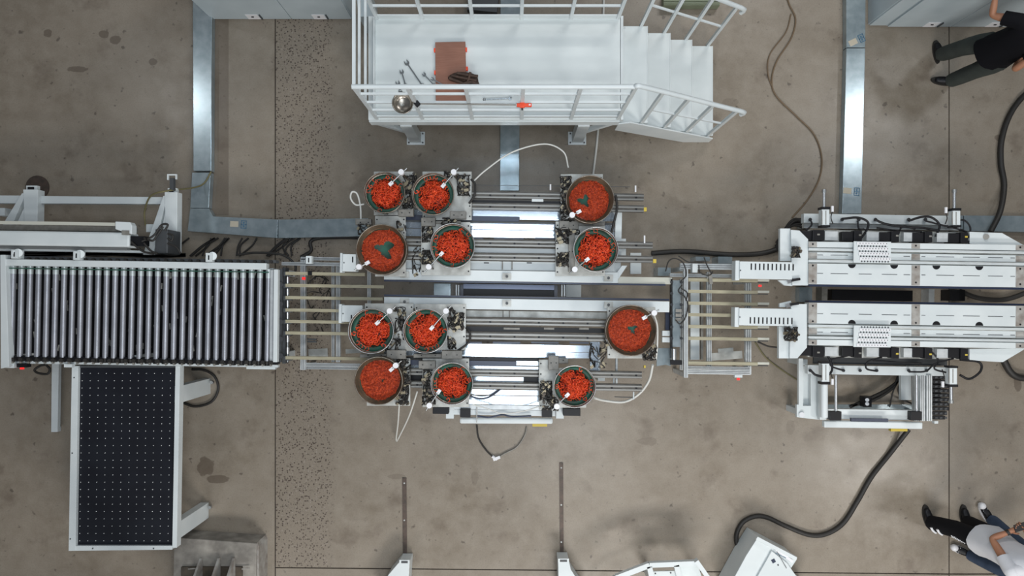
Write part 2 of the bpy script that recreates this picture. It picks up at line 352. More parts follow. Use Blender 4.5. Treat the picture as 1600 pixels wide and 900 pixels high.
for y in (yA + 0.02, yB - 0.02):
    for x in posts: MB().bar((x, y, dz - 0.02), (x, y, hz - 0.01), 0.036).build('post', WH, pf)
    for z in (1.31, 1.59, 1.87): MB().bar((xr, y, z), (posts[-1], y, z), 0.022, 0.022).build('mid_rail', WH, pf)
    MB().box(((xr + posts[-1]) / 2, y, dz + 0.04), (posts[-1] - xr, 0.012, 0.08)).build('toe_board', WH, pf)
    # hand rail down the stair
    sg = smooth_path([(xe - 0.04, y, hz), (xe + 0.06, y, hz - 0.025), (2.2, y, 1.40), (2.40, y, 1.26)], 6)
    MB().tube([(xr - 0.02, y, hz), (xe - 0.05, y, hz)], 0.024, 10).build('hand_rail', WH, pf)
    MB().tube(sg + [Vector((2.45, y, 1.215)), Vector((2.455, y, 1.17)), Vector((2.44, y, 1.13))], 0.024, 10).build('stair_rail', WH, pf)
    sx = [1.44, 1.74, 2.04, 2.35]; top = [1.915, 1.71, 1.505, 1.29]
    for i in range(4): MB().bar((sx[i], y, 0.8 - 0.2 * i - 0.03), (sx[i], y, top[i]), 0.034).build('stair_post', WH, pf)
    MB().bar((sx[0], y, 1.33), (sx[3], y, 0.76), 0.02).build('stair_mid_rail', WH, pf)
    e = -0.035; dd = -.14 if y > 2.5 else 0.0
    st = MB(); st.add([(xR, y + e, 0.86), (xR, y + e, 0.60), (2.10, y + e, 0.0), (2.42, y + e, 0.0), (2.42, y + e, 0.17 + dd), (1.30, y + e, 0.92 + dd),
                       (xR, y + e * 0.6, 0.86), (xR, y + e * 0.6, 0.60), (2.10, y + e * 0.6, 0.0), (2.42, y + e * 0.6, 0.0), (2.42, y + e * 0.6, 0.17 + dd), (1.30, y + e * 0.6, 0.92 + dd)],
                      [(0, 1, 2, 3, 4, 5), (11, 10, 9, 8, 7, 6)] + [(i, 6 + i, 6 + (i + 1) % 6, (i + 1) % 6) for i in range(6)])
    st.build('stringer', WH, pf)
for z in (2.09, 1.87, 1.59): MB().bar((xr, yA + 0.03, z), (xr, yB - 0.03, z), 0.03 if z > 2 else 0.024).build('end_rail', WH, pf)
MB().box((xr - 0.02, (yA + yB) / 2, dz + 0.04), (0.012, yB - yA - 0.08, 0.08)).build('toe_board', WH, pf)
for i in range(4):
    x1 = 1.504 + 0.3 * i; z = 0.8 - 0.2 * i
    MB().box((x1 - 0.165, (yA + yB) / 2 - 0.005, z - 0.02), (0.33, yB - yA - 0.05, 0.04)).build('tread', WD, pf, 0.003)
    MB().box((x1 + 0.0045, (yA + yB) / 2 - 0.005, z - 0.02), (0.009, yB - yA - 0.05, 0.042)).build('tread_nosing', WH, pf)
for X in (-1.18, 0.80):
    for Y, e in ((yA + 0.03, 1), (yB - 0.03, -1)):
        lg = MB().box((X, Y, 0.41), (0.13, 0.11, 0.80)).build('leg', WH, pf)
        MB().box((X, Y - 0.0 * e, 0.008), (0.22, 0.16, 0.016)).build('foot_plate', WH, lg)
        bb = MB()
        for ax in (-0.085, 0.085):
            for ay in (-0.055, 0.055): bb.cyl((X + ax, Y + ay, 0.016), (X + ax, Y + ay, 0.034), 0.010, n=6)
        stuff(bb.build('bolts', DG, lg))
        sgn = -1 if X < 0 else 1
        MB().bar((X + sgn * 0.03, Y, 0.35), (X + sgn * 0.36, Y, 0.83), 0.05).build('brace', WH, pf)

# items on the deck
t = tag(MB().prism([W(680, 66, 1.035)[:2], W(727, 65, 1.035)[:2], W(729, 160, 1.035)[:2], W(681, 160, 1.035)[:2]], dz + 0.001, dz + 0.035).build('board', CARD), 'flat brown board with red edge tabs lying on the white platform', 'board')
for x, y in ((679.5, 78), (728, 77), (680, 113), (729.5, 107)):
    MB().pb(x - 1.6, y - 3, x + 1.6, y + 3, dz + 0.034, 0.03, 0).build('edge_tab', ORG_, t)
def wrench(px0, py0, px1, py1, wd, label, z=dz):
    a = W(px0, py0, z); b = W(px1, py1, z); d = (b - a).normalized(); L = (b - a).length
    t = MB(); zc = z + 0.008
    t.bar((a.x, a.y, zc), (b.x, b.y, zc), wd * 0.55, 0.010)
    n = Vector((-d.y, d.x, 0)); c = Vector((a.x, a.y, 0))
    poly = []
    for k in range(11):      # open-ended jaw
        an = math.radians(50 + k * 26); poly.append((math.cos(an) * wd, math.sin(an) * wd))
    poly += [(0.15 * wd, -0.48 * wd), (-0.2 * wd, 0), (0.15 * wd, 0.48 * wd)]
    pts = [(a.x + -d.x * p + n.x * q, a.y + -d.y * p + n.y * q) for p, q in poly]
    m = len(pts); cen = (a.x + d.x * 0.4 * wd, a.y + d.y * 0.4 * wd)
    # build the jaw as two lugs so that the mouth stays open
    for sg_ in (1, -1):
        q = [(0.9, 0.0), (0.9, 0.55 * sg_), (0.2, 1.05 * sg_), (-1.15, 0.75 * sg_), (-1.1, 0.45 * sg_), (0.0, 0.42 * sg_), (0.3, 0.0)]
        t.prism([(a.x + d.x * u * wd + n.x * v * wd, a.y + d.y * u * wd + n.y * v * wd) for u, v in q], zc - 0.007, zc + 0.007)
    t.lathe([(wd * 0.45, -0.007), (wd * 0.9, -0.007), (wd * 0.9, 0.007), (wd * 0.45, 0.007), (wd * 0.45, -0.007)], (b.x, b.y, zc), 12)
    return tag(t.build('wrench', TOOL), label, 'wrench', 'wrenches on the platform')
wrench(636, 99, 660, 134, 0.026, 'longest open-ended wrench on the platform, pointing up left')
wrench(628, 113, 634, 134, 0.022, 'middle-sized wrench lying upright left of the longest one')
wrench(622, 131, 626, 144, 0.024, 'short wrench nearest the left end, beside the ladle bowl')
wrench(663, 117, 678, 133, 0.020, 'small wrench beside the left edge of the brown board')
wrench(676, 124, 698, 136, 0.018, 'thin wrench lying on the brown board beside the leather pouch', dz + 0.036)
wrench(797, 154, 757, 156, 0.018, 'dark spanner lying flat right of the brown board, below the hand rail')
cl = MB(); rnd = random.Random(4)
pc = [(697, 121), (706, 114), (718, 112), (749, 115), (748, 128), (752, 136), (735, 136), (722, 133), (712, 129), (702, 127)]
cc = W(726, 124, 1.09); ring0 = [W(x, y, 1.045) for x, y in pc]
rows = [[Vector((p.x, p.y, dz + 0.037)) for p in ring0]]
for f_, z in ((0.97, 1.062), (0.80, 1.085), (0.55, 1.078), (0.3, 1.10), (0.1, 1.085)):
    rows.append([Vector((cc.x + (p.x - cc.x) * f_ + rnd.uniform(-.012, .012), cc.y + (p.y - cc.y) * f_ + rnd.uniform(-.008, .008), z + rnd.uniform(-0.03, 0.03))) for p in ring0])
vs = [v for r in rows for v in r]; n = len(pc)
cl.add(vs, [(j * n + i, j * n + (i + 1) % n, (j + 1) * n + (i + 1) % n, (j + 1) * n + i) for j in range(len(rows) - 1) for i in range(n)] + [tuple(range(5 * n, 6 * n)), tuple(range(n))[::-1]])
for f0 in ([(706, 118), (724, 122), (744, 126)], [(702, 122), (718, 128), (732, 134)], [(714, 114), (730, 117), (747, 119)], [(725, 130), (738, 128), (750, 134)], [(735, 113), (732, 124), (728, 133)]): cl.tube(smooth_path(Wl([(a_, b_, 1.085 + rnd.uniform(0, .02)) for a_, b_ in f0], 1.08), 3), .017, 6)
clo = cl.build('leather_gloves', CLO); tag(clo, 'crumpled dark brown leather gloves dropped on the brown board', 'gloves')
sb = clo.modifiers.new('s', 'SUBSURF'); sb.levels = 1; sb.render_levels = 2
lad = T('ladle', W(630, 162, 1.60), 'steel ladle with a long thin rod and orange grip lying on the platform rail', 'ladle')
c = W(630, 162, 1.66); r = 17 * S(1.66)
MB().lathe([(0.005, 0.0), (r * 0.6, 0.004), (r * 0.9, 0.03), (r, 0.075), (r * 0.93, 0.075), (r * 0.82, 0.035), (r * 0.5, 0.012), (0.004, 0.010)], (c.x, c.y, 1.615), 28).build('bowl', LAD, lad)
a = W(647, 162, 1.63); b = W(806, 163.5, 1.63)
MB().cyl((a.x, a.y, 1.623), (b.x, b.y, 1.623), 0.007, n=8).build('rod', MG, lad)
MB().box((a.x + 0.03, a.y, 1.625), (0.05, 0.05, 0.03), 0.7).build('collar', BK, lad)
gp = MB(); q = W(819, 164, 1.64); gp.box((q.x, q.y, 1.63), (0.15, 0.035, 0.03)); gp.box((q.x - 0.02, q.y, 1.63), (0.05, 0.055, 0.028)); gp.build('grip', ORG_, lad, 0.006)
MB().box((q.x + 0.055, q.y, 1.647), (0.02, 0.012, 0.006)).build('hanging_slot', CPX, lad)
MB().cyl((q.x - 0.02, q.y - 0.05, 1.63), (q.x - 0.02, q.y - 0.025, 1.63), 0.008, n=8).build('trigger', BK, lad)
tag(hose([(944, -30), (943, 20), (939, 120), (934, 210), (926, 280)], 0.013, 0.014, 'pipe', HOSE), 'straight white pipe lying on the floor under the right of the platform', 'pipe')

# ================================================================== ROLLER CONVEYOR (left)
zc = 0.90
rc = T('roller_conveyor', W(220, 490, 0), 'roller conveyor with grey zinc rollers in a white frame, left side', 'conveyor')
MB().pb(0, 408, 416, 418, zc + 0.05, 0.10).build('side_beam', WH, rc, 0.004)
MB().pb(5, 403, 431, 407.5, zc - 0.02, 0.10).build('chain_guard', DG, rc)
MB().pprism([(0, 398), (8, 398), (14, 573), (1, 576)], zc + 0.06, 0.09).build('end_beam', WH, rc, 0.004)
MB().pb(427, 421, 433.5, 566, zc + 0.04, 0.07, -0.01).build('end_beam', WH, rc, 0.004)
MB().pb(422, 422, 426.5, 566, zc, 0.05, -0.01).build('end_bracket', AL, rc)
MB().pb(12, 559, 434, 566, zc - 0.015, 0.08).build('side_beam', BK, rc)
MB().pb(12, 567, 434, 571, zc - 0.05, 0.06).build('side_flange', WH, rc)
MB().pb(12, 416, 430, 560, 0.42, 0.02).build('belly_pan', BK, rc)
MB().pb(434.5, 420, 440, 566, zc - 0.08, 0.04).build('dark_end_plate', DG, rc)
rz = -1.2 * PI / 180; rl = None
for i in range(31):
    x = 18.0 + (405.0 - 4.5 + 18 - 18.0) * i / 30.0; yt = 413.0 + 0.018 * x; yb_ = 557 + 0.011 * x
    a = W(x, yt, zc); b = W(x - 3.2 + i * 0.02, yb_, zc); a.z = b.z = zc - 0.03
    if rl is None:
        L = (b - a).length
        ma = MB().cyl((0, -L, 0), (0, 0, 0), 0.0285, n=16); mc = MB().cyl((0, -0.115, 0), (0, -0.004, 0), 0.0305, n=16); ms = MB()
    r_ = MB().cyl(a + (b - a) * 0.002, b, 0.0285, n=14)
    if rl is None:
        ro = MB(); ro.cyl((0, 0, 0), (0, -L, 0), 0.0285, n=16)
        me = bpy.data.meshes.new('roller'); me.from_pydata(ro.v, [], ro.f); me.polygons.foreach_set('use_smooth', ro.sm); me.materials.append(RO); me.update()
        co_ = MB(); co_.cyl((0, -0.003, 0), (0, -0.036, 0), 0.030, n=16); co_.cyl((0, -0.046, 0), (0, -0.10, 0), 0.0305, n=16); co_.cyl((0, -0.001, 0), (0, -0.10, 0), 0.029, n=16)
        mc_ = bpy.data.meshes.new('collar'); mc_.from_pydata(co_.v, [], co_.f); mc_.polygons.foreach_set('use_smooth', co_.sm); mc_.materials.append(COL_); mc_.update()
        sp_ = MB(); sp_.cyl((0, -L - 0.002, 0), (0, -L - 0.045, 0), 0.022, n=12); sp_.cyl((0, -L - 0.045, 0), (0, -L - 0.052, 0), 0.032, n=12)
        ms_ = bpy.data.meshes.new('sprocket'); ms_.from_pydata(sp_.v, [], sp_.f); ms_.materials.append(RB); ms_.update()
        rl = 1
    ang = math.atan2(-(b.x - a.x) * -1, -(b.y - a.y))
    o = bpy.data.objects.new('roller', me); COL.objects.link(o); o.parent = rc; o.location = a - ORG[rc.name]; o.rotation_euler = (0, 0, -math.atan2((a.x - b.x), (a.y - b.y)))
    for nm, mm in (('collar', mc_), ('sprocket', ms_)):
        q = bpy.data.objects.new(nm, mm); COL.objects.link(q); q.parent = o
MB().pb(14, 421.5, 420, 423.0, zc + 0.012, 0.008).build('drive_belt', GN, rc)
for x, y in ((22, 398), (119, 400), (326, 403)):
    b = MB(); b.pb(x - 5, y - 8, x + 5, y + 6, zc + 0.09, 0.11); b.build('roller_bracket', WH, rc, 0.004)
    MB().pb(x - 1.0, y - 4, x + 1.0, y + 3, zc + 0.092, 0.004).build('slot', BK, rc)
    MB().cyl(W(x + 6, y - 3, zc + 0.02), W(x + 6, y - 3, zc + 0.07) , 0.045, n=14).build('guide_wheel', WH, rc)
ch = MB(); cp = MB()
for i in range(33):
    x = 20 + i * 12.6; y = 561.5 + 0.012 * x; q = W(x, y, zc + 0.01)
    ch.cyl((q.x, q.y, zc - 0.03), (q.x, q.y, zc + 0.02), 0.022, n=10); cp.cyl((q.x, q.y - 0.03, zc + 0.0), (q.x, q.y - 0.03, zc + 0.022), 0.012, n=8)
    y = 404 + 0.012 * x; q = W(x, y, zc); ch.cyl((q.x, q.y, zc - 0.03), (q.x, q.y, zc + 0.015), 0.018, n=8)
stuff(ch.build('chain_rollers', RB, rc)); stuff(cp.build('chain_pins', MG, rc))
for x, y in ((12, 412), (422, 424), (20, 560), (422, 560), (215, 412), (215, 560)):
    q = W(x, y, zc - 0.12); MB().box((q.x, q.y, 0.39), (0.07, 0.07, 0.78)).build('leg', WH, rc)
for q in ((8, 566, 22, 575, zc, 0.08), (385, 572, 430, 577, zc - 0.1, 0.05), (100, 569, 112, 574, zc, 0.06)): MB().pb(*q).build('bottom_bracket', WH, rc)
MB().pb(26, 568, 42, 574, zc + 0.0, 0.07).build('sensor', BK, rc); MB().pb(31, 574.5, 36, 577, zc - 0.01, 0.02).build('sensor_light', LEDR, rc)
bits = MB(); rnd = random.Random(9)
for i in range(70):
    q = W(rnd.uniform(20, 420), rnd.uniform(430, 555), 0.44); bits.bar((q.x, q.y, 0.43), (q.x + rnd.uniform(-.02, .02), q.y + 0.07, 0.43), 0.012, 0.015)
stuff(bits.build('idler_clips', GW, rc))

# pedestal bar on the floor
fb = T('floor_bar', W(86, 620, 0), 'pale steel bar standing out from under the conveyor, left of the black table', 'bar')
MB().pprism([(81, 566), (92, 566), (90, 675), (80, 675)], 0.12, 0.05).build('bar', WH, fb)
MB().pb(80.5, 668, 90, 675, 0.07, 0.065, 0).build('foot', WH, fb)
MB().pb(81, 560, 92, 567, 0.07, 0.065, 0).build('foot', WH, fb)

# ================================================================== BLACK TRANSFER TABLE
bt = T('transfer_table', W(195, 715, 0), 'black ball transfer table in a white frame below the roller conveyor', 'table')
zt = 0.80
MB().pprism([(122, 573), (273, 573), (269, 852), (118, 852)], zt - 0.01, 0.03).build('table_top', TB, bt)
MB().pprism([(112, 572), (122, 572), (118, 860), (107, 860)], zt + 0.03, 0.10).build('side_rail', WH, bt, 0.003)
MB().pprism([(274, 572), (281, 572), (276, 856), (269, 856)], zt + 0.03, 0.10).build('side_rail', WH, bt, 0.003)
MB().pprism([(118, 853), (269, 853), (269, 859), (107, 861), (107, 857)], zt + 0.025, 0.095).build('end_rail', WH, bt, 0.003)
MB().pb(120, 571, 275, 574.5, zt + 0.0, 0.06, 0).build('end_rail', DG, bt)
dots = MB()
for j in range(24):
    y = 583.5 + j * 11.45 + (0 if j < 7 else -1.5)
    for i in range(12):
        x = 127.5 + i * 12.55 - (y - 583) * 0.0155 + 0.3; q = W(x, y, zt)
        dots.lathe([(0.0062, 0), (0.005, 0.005), (0.0005, 0.007)], (q.x, q.y, zt - 0.011), 6)
stuff(dots.build('ball_transfers', DOT, bt))
for x, y, y2 in ((331, 603, 1), (328, 797, 1)):
    # vertical legs; the table top overhangs them
    a = W(x - 12, y, 0); L = MB().box((a.x + 0.03, a.y, 0.39), (0.10, 0.19, 0.78)); L.build('leg', WH, bt, 0.003)
    q = W(x - 1, y, 0); MB().cyl((q.x + 0.03, q.y + 0.05, 0.03), (q.x + 0.03, q.y + 0.05, 0.07), 0.022, n=8).build('levelling_foot', STL, bt)
for x, y in ((205, 606), (205, 780)):
    a = W(x, y, 0); MB().box((a.x - 0.05, a.y, 0.37), (0.08, 0.12, 0.74)).build('leg', WH, bt)
for (x, y) in ((116, 590), (113, 708), (110, 842), (145, 857), (240, 857)):
    q = W(x, y, zt + 0.03); MB().cyl((q.x, q.y, zt + 0.03), (q.x, q.y, zt + 0.035), 0.008, n=6).build('bolt', DG, bt)

# ================================================================== LEFT REAR LIFTER FRAME
lf = T('lift_frame', W(140, 340, 0), 'white steel frame with two braced arms behind the roller conveyor', 'frame')
zf = 0.55
MB().pprism([(-60, 305), (37, 305.5), (37, 318), (-60, 317)], zf, 0.08).build('cross_tube', WH, lf, 0.004)
MB().pprism([(57, 306), (262, 308), (262, 319), (57, 318)], zf, 0.08).build('cross_tube', WH, lf, 0.004)
for x0, x1, yt, yb2 in ((36, 59, 296, 352), (257, 277, 300, 396)):
    MB().pprism([(x0, yt), (x1, yt), (x1 - 1, yb2), (x0 + 2, yb2)], zf + 0.06, 0.12).build('arm', WH, lf, 0.004)
    MB().pprism([(x0 - 2, yt + 6), (x0 + 4, yt + 6), (x0 - 18, yb2 + 2), (x0 - 34, yb2 + 2)], zf + 0.055, 0.08).build('brace', WH, lf, 0.003)
    MB().pprism([(x0 + 1, yt + 30), (x0 - 10, yb2 - 2), (x0 + 5, yb2 - 2)], zf + 0.05, 0.03).build('gusset', WH, lf)
    MB().pb(x0 + 5, yt - 6, x1 - 1, yt + 2, zf + 0.03, 0.05, 0).build('end_plate', WH, lf)
    MB().pb(x0 + 7, yt - 4, x1 - 6, yt, zf + 0.035, 0.006, 0).build('socket', BK, lf)
    q = W((x0 + x1) / 2, (yt + yb2) / 2 + 15, 0); MB().box((q.x, q.y, 0.245), (0.09, 0.09, 0.49)).build('leg', WH, lf)
    MB().box((q.x, q.y, 0.008), (0.2, 0.2, 0.016)).build('foot_plate', WH, lf)
sbk = MB(); sbk.pb(261, 272, 276, 274, 0.66, 0.02, 0); sbk.pb(261, 274, 263, 281, 0.66, 0.02, 0); sbk.pb(274, 274, 276, 280, 0.66, 0.02, 0); sbk.build('sensor_bracket', WH, lf)
sbk = MB(); sbk.pb(265, 278, 271, 297, 0.645, 0.05, 0); sbk.build('sensor', DG, lf)
tag(MB().prism([(W(59, 293)[0] + .145 * math.cos(k * PI / 20), W(59, 293)[1] + .145 * math.sin(k * PI / 20)) for k in range(40)], 0.0, 0.012).build('floor_disc', RS), 'round dark disc on the floor behind the left arm of the frame', 'floor pad')  # thin dark disc laid on the floor

lm = T('linear_lifter', W(90, 370, 0), 'long white linear lifter with a light strip behind the roller conveyor', 'machine')
MB().pb(-60, 352, 206, 360, 0.90, 0.12).build('back_channel', MG, lm)
MB().pb(-60, 361, 202, 384, 1.00, 0.20, TH).build('cover', WH, lm, 0.02)
MB().pb(-60, 346, 182, 351, 1.02, 0.02).build('light_strip', CR, lm)
MB().pprism([(180, 346), (203, 347), (206, 352), (206, 366), (198, 364), (180, 358)], 1.04, 0.10).build('end_cap', WH, lm, 0.006)
MB().pb(190, 360, 202, 367, 1.045, 0.03).build('connector_plate', MG, lm)
MB().pb(-60, 385.5, 198, 389, 0.92, 0.08).build('lower_rail', STL, lm)
MB().pb(-60, 389.5, 230, 393, 0.85, 0.06).build('lower_flange', WH, lm)
MB().pb(203, 369, 226, 384, 0.98, 0.10).build('plug_housing', BK, lm)
MB().pb(242, 358, 262, 396, 0.85, 0.3).build('motor', DG, lm, 0.01)
for x in (-20, 190): q = W(x, 372, 0); MB().box((q.x, q.y, 0.4), (0.1, 0.1, 0.8)).build('leg', WH, lm)
for i, pts in enumerate(([(222, 377), (240, 368), (252, 352), (262, 351), (258, 360)], [(225, 372), (238, 376), (244, 370), (255, 354)], [(225, 380), (236, 392), (246, 396)], [(205, 378), (222, 392), (240, 397)], [(262, 365), (270, 368), (268, 376), (262, 372)], [(262, 380), (275, 386), (282, 396)])):
    hose(pts, 1.0, 0.012, 'lead', RB, lm, 6)
t = tag(hose([(227, 352, .5), (226, 330, .55), (236, 306, .66), (262, 298, .68), (298, 294, .3), (318, 287, .12), (330, 268, .12)], 0.5, 0.010, 'cord', OLV), 'thin olive cord looping from the left frame arm to the trunking', 'cord')
rnd = random.Random(2); kk = MB()
for i in range(20):
    x = rnd.uniform(262, 470); kk.tube(smooth_path(Wl([(x, 372, .03), (x - rnd.uniform(2, 20), 384, .03), (x - rnd.uniform(8, 40), 400, .03)], 0), 5), 0.011, 6)
tag(stuff(kk.build('loose_cables', RB)), 'bundle of loose black cables on the floor between trunking and roller conveyor', 'cables')
kk = MB()
for i in range(16):
    y = 391 + rnd.uniform(0, 8); kk.tube(smooth_path(Wl([(-30 + rnd.uniform(0, 30), y), (60, y + rnd.uniform(-3, 3)), (150, 392 + rnd.uniform(0, 8)), (230, 394 + rnd.uniform(-2, 8)), (290, 398 + rnd.uniform(-2, 4))], 0.55), 5), 0.012, 6)
tag(stuff(kk.build('cable_bundle', RB)), 'black cable bundle running between the lifter and the roller conveyor', 'cables')
tag(hose([(470, 402), (486, 392), (485, 378), (500, 372), (540, 371), (575, 372)], 0.03, 0.022, 'cable'), 'thick black cable bending under the trunking above the beige bars', 'cable')
tag(hose([(372, 398), (400, 395), (440, 398), (460, 412), (462, 424)], 0.62, 0.014, 'cable'), 'black cable arching over the corner of the roller conveyor', 'cable')
tag(hose([(283, 628), (305, 635), (330, 628), (341, 608), (335, 588), (318, 578), (300, 577)], 0.02, 0.016, 'cable'), 'black cable loop on the floor around the upper table leg', 'cable')
tag(hose([(72, 570), (78, 577), (74, 584), (60, 583), (54, 578), (62, 572), (70, 570)], 0.25, 0.014, 'cable'), 'small black cable loop hanging at the lower left end of the conveyor', 'cable')

# ================================================================== BEIGE BAR TRANSFERS
def extr(mb, grooves, x0, y0, x1, y1, z, r=TH):
    """aluminium extrusion with two dark grooves on its top"""
    h = S(z); mb.pb(x0, y0, x1, y1, z, 0.055, r)
    if abs(x1 - x0) > abs(y1 - y0):
        for f_ in (0.32, 0.68): yy = y0 + (y1 - y0) * f_; grooves.pb(x0 + .5, yy - 0.5, x1 - .5, yy + 0.5, z + 0.0015, 0.004, r)
    else:
        for f_ in (0.32, 0.68): xx = x0 + (x1 - x0) * f_; grooves.pb(xx - 0.5, y0 + .5, xx + 0.5, y1 - .5, z + 0.0015, 0.004, r)
def ext_part(parent, name, x0, y0, x1, y1, z, r=TH):
    a = MB(); g_ = MB(); extr(a, g_, x0, y0, x1, y1, z, r); o = a.build(name, AL, parent); g_.build('groove', ALD, o); return o
bx = T('bar_transfer', W(520, 490, 0), 'aluminium frame with beige slide bars between roller conveyor and feeder bowls', 'conveyor')
for x0, y0, x1, y1, z in ((440, 410, 535, 415, .66), (470, 402, 535, 406.5, .60), (469, 568, 600, 573, .55), (469, 577, 600, 582, .55) if 0 else (469, 573.5, 600, 577.5, .50)):
    ext_part(bx, 'extrusion', x0, y0, x1, y1, z)
for x0, x1, z in ((469.5, 477, .60), (518, 522, .52), (525, 531, .55), (574, 579, .55)):
    ext_part(bx, 'extrusion', x0, 404 if x0 < 480 else 416, x1, 578 if x0 < 480 else 566, z, 0)
by = [(428, 570), (447, 600), (466, 598), (485, 540), (503, 550), (521, 560), (560, 575)]
for y, xe_ in by:
    o = MB().pb(446, y - 2.4, xe_, y + 2.4, 0.80, 0.06).build('slide_bar', BE, bx)
    MB().pb(443, y - 3.2, 455, y + 3.2, 0.795, 0.07).build('end_clamp', DG, o)
for i in range(7):
    y = 438 + i * 18.3; a = W(449.5, y - 5, .74); b = W(449.5, y + 5, .74); MB().cyl(a, b, 0.019, n=12).build('shaft_roller', CH, bx)
MB().cyl(W(449.5, 425, .74), W(449.5, 566, .74), 0.010, n=8).build('drive_shaft', STL, bx)
b = MB(); b.pb(441, 418, 446, 568, .72, .12, 0); b.build('side_plate', DG, bx)
for y in (445, 475, 503, 530, 556): MB().cyl(W(438, y, .85), W(438, y, .80), 0.030, n=12).build('knob', BK, bx)
clutter(bx, (480, 430, 518, 520), 0.12, 8, 3)
for x, y in ((482, 410), (600, 572), (473, 574), (600, 420)): q = W(x, y, 0.5); MB().box((q.x, q.y, .27), (.05, .05, .5)).build('leg', AL, bx)
for q in ((482, 545, 512, 562, .30, .02, .05), (540, 545, 566, 552, .30, .02, .05)): MB().pb(*q).build('mounting_plate', GW, bx)
for i in range(5): MB().pb(480, 529 + i * 3.6, 494, 531.5 + i * 3.6, .4, .03).build('terminal', DG, bx) if i < 2 else None
MB().pb(481, 423.0, 487, 430, .82, .03).build('sensor', BK, bx); MB().pb(472, 433, 476, 437, .7, .03).build('sensor_light', LEDR, bx)
MB().pb(478, 400, 487, 412, .78, .07).build('corner_bracket', WH, bx)
for a_ in ((478, 400),): MB().pb(481.5, 403, 483, 410, .785, .006).build('slot', BK, bx)

# right transfer
rt = T('bar_transfer', W(1120, 500, 0), 'aluminium frame with seven beige slide bars left of the right machine', 'conveyor')
for x0, y0, x1, y1, z in ((1047, 428, 1148, 433, .66), (1063, 412, 1150, 421, .58), (1070, 573, 1172, 577, .62), (1070, 578, 1172, 585, .58)):
    ext_part(rt, 'extrusion', x0, y0, x1, y1, z)
for x0, x1, y0, y1, z in ((1063, 1067, 436, 578, .60), (1069, 1075, 418, 590, .90), (1105, 1112, 425, 576, .52), (1165, 1174, 440, 585, .55)):
    ext_part(rt, 'extrusion', x0, y0, x1, y1, z, 0)
for y in (438, 456, 474.5, 492.5, 511, 529.5, 568):
    o = MB().pb(1075.5, y - 2.5, 1184, y + 2.5, 0.80, 0.06).build('slide_bar', BE, rt); MB().pb(1184, y - 1.8, 1202, y + 1.8, 0.79, 0.045).build('bar_tip', CR, o)
    MB().pb(1160, y + 2.7, 1200, y + 4.0, 0.76, 0.03).build('bar_edge', DG, o)
MB().pb(1079, 440, 1093, 562, .38, .05, 0).build('lower_beam', WH, rt); MB().pb(1095, 440, 1099, 562, .36, .04, 0).build('lower_beam', MG, rt)
MB().pb(1051, 438, 1063, 542, .84, .03, 0).build('end_plate', GV, rt)
bk = MB()
for i in range(6):
    y = 441 + i * 17.5; bk.cyl(W(1049.5, y, .86), W(1049.5, y, .80), 0.018, n=8); bk.cyl(W(1064.5, y, .86), W(1064.5, y, .80), 0.018, n=8)
stuff(bk.build('bolts', BK, rt))
MB().pb(1048, 436, 1051, 560, .80, .05, 0).build('edge_strip', RB, rt)
MB().cyl(W(1053, 545, .85), W(1053, 562, .85), 0.026, n=12).build('shaft_coupling', CH, rt)
MB().pb(1047, 563, 1066, 570, .86, .06).build('bearing_block', BK, rt)
MB().pprism([(1027, 544), (1048, 544), (1048, 572), (1040, 570), (1026, 572)], .70, .02).build('corner_plate', GV, rt)
for i in range(2): MB().pb(1035, 517 + i * 10, 1048, 525 + i * 10, .75, .05).build('terminal', WH, rt)
MB().pb(1040, 486, 1048, 516, .7, .05).build('cover', DB, rt)
MB().pb(1082, 412, 1090, 426, .74, .08).build('corner_bracket', WH, rt)
MB().pb(1108, 426, 1113, 444, .86, .03, 0.1).build('mounting_plate', MG, rt)
for i in range(3): MB().pb(1056, 483 + i * 7, 1065, 488 + i * 7, .90, .04).build('valve', MG, rt)
for q in ((1110, 550, 1160, 562, .30, .02, .08), (1122, 544, 1146, 551, .33, .02, .08)): MB().pb(*q).build('mounting_plate', GW, rt)
for x, y in ((1066, 420), (1169, 440), (1169, 582), (1070, 585)): q = W(x, y, .5); MB().box((q.x, q.y, .27), (.05, .05, .5)).build('leg', AL, rt)
for p in ([(1040, 424), (1045, 408), (1056, 404), (1068, 412), (1072, 430), (1063, 440)], [(1066, 445), (1060, 455), (1070, 464), (1075, 478), (1070, 498), (1062, 506), (1056, 500)], [(1064, 450), (1074, 458), (1072, 470)], [(1092, 414), (1094, 426), (1108, 430), (1114, 424)], [(1060, 400), (1078, 410), (1100, 408)], [(1100, 402), (1105, 415), (1112, 428)]):
    hose(p, 0.93, 0.007, 'lead', RB, rt, 6)
MB().pb(1148, 586, 1160, 590, .58, .05).build('sensor', WH, rt); MB().pb(1152, 591, 1156, 594, .58, .02).build('sensor_light', LEDR, rt)
MB().pb(1186, 445, 1190, 448, .9, .02).build('sensor_light', LEDR, rt)
for x0, y0, x1, y1 in ((1028, 418, 1048, 431), (1087, 401, 1109, 408), (1122, 401, 1144, 412)):
    tag(MB().pb(x0, y0, x1, y1, 0.25, 0.25, TH).build('junction_box', GV), 'small grey box on the floor %s' % ('left of the right bar transfer' if x0 < 1050 else 'behind the left of the right bar transfer' if x0 < 1100 else 'behind the right bar transfer beside the slotted arm'), 'box')
tag(hose([(1018, 396), (1070, 393), (1140, 398), (1190, 396), (1222, 385), (1240, 366)], 0.035, 0.032, 'cable'), 'thick black cable running behind the right bar transfer to the right machine', 'cable')
tag(hose([(1184, 534), (1200, 541), (1215, 543)], 0.5, 0.010, 'cable'), 'short black lead joining the beige bars to the right machine', 'cable')

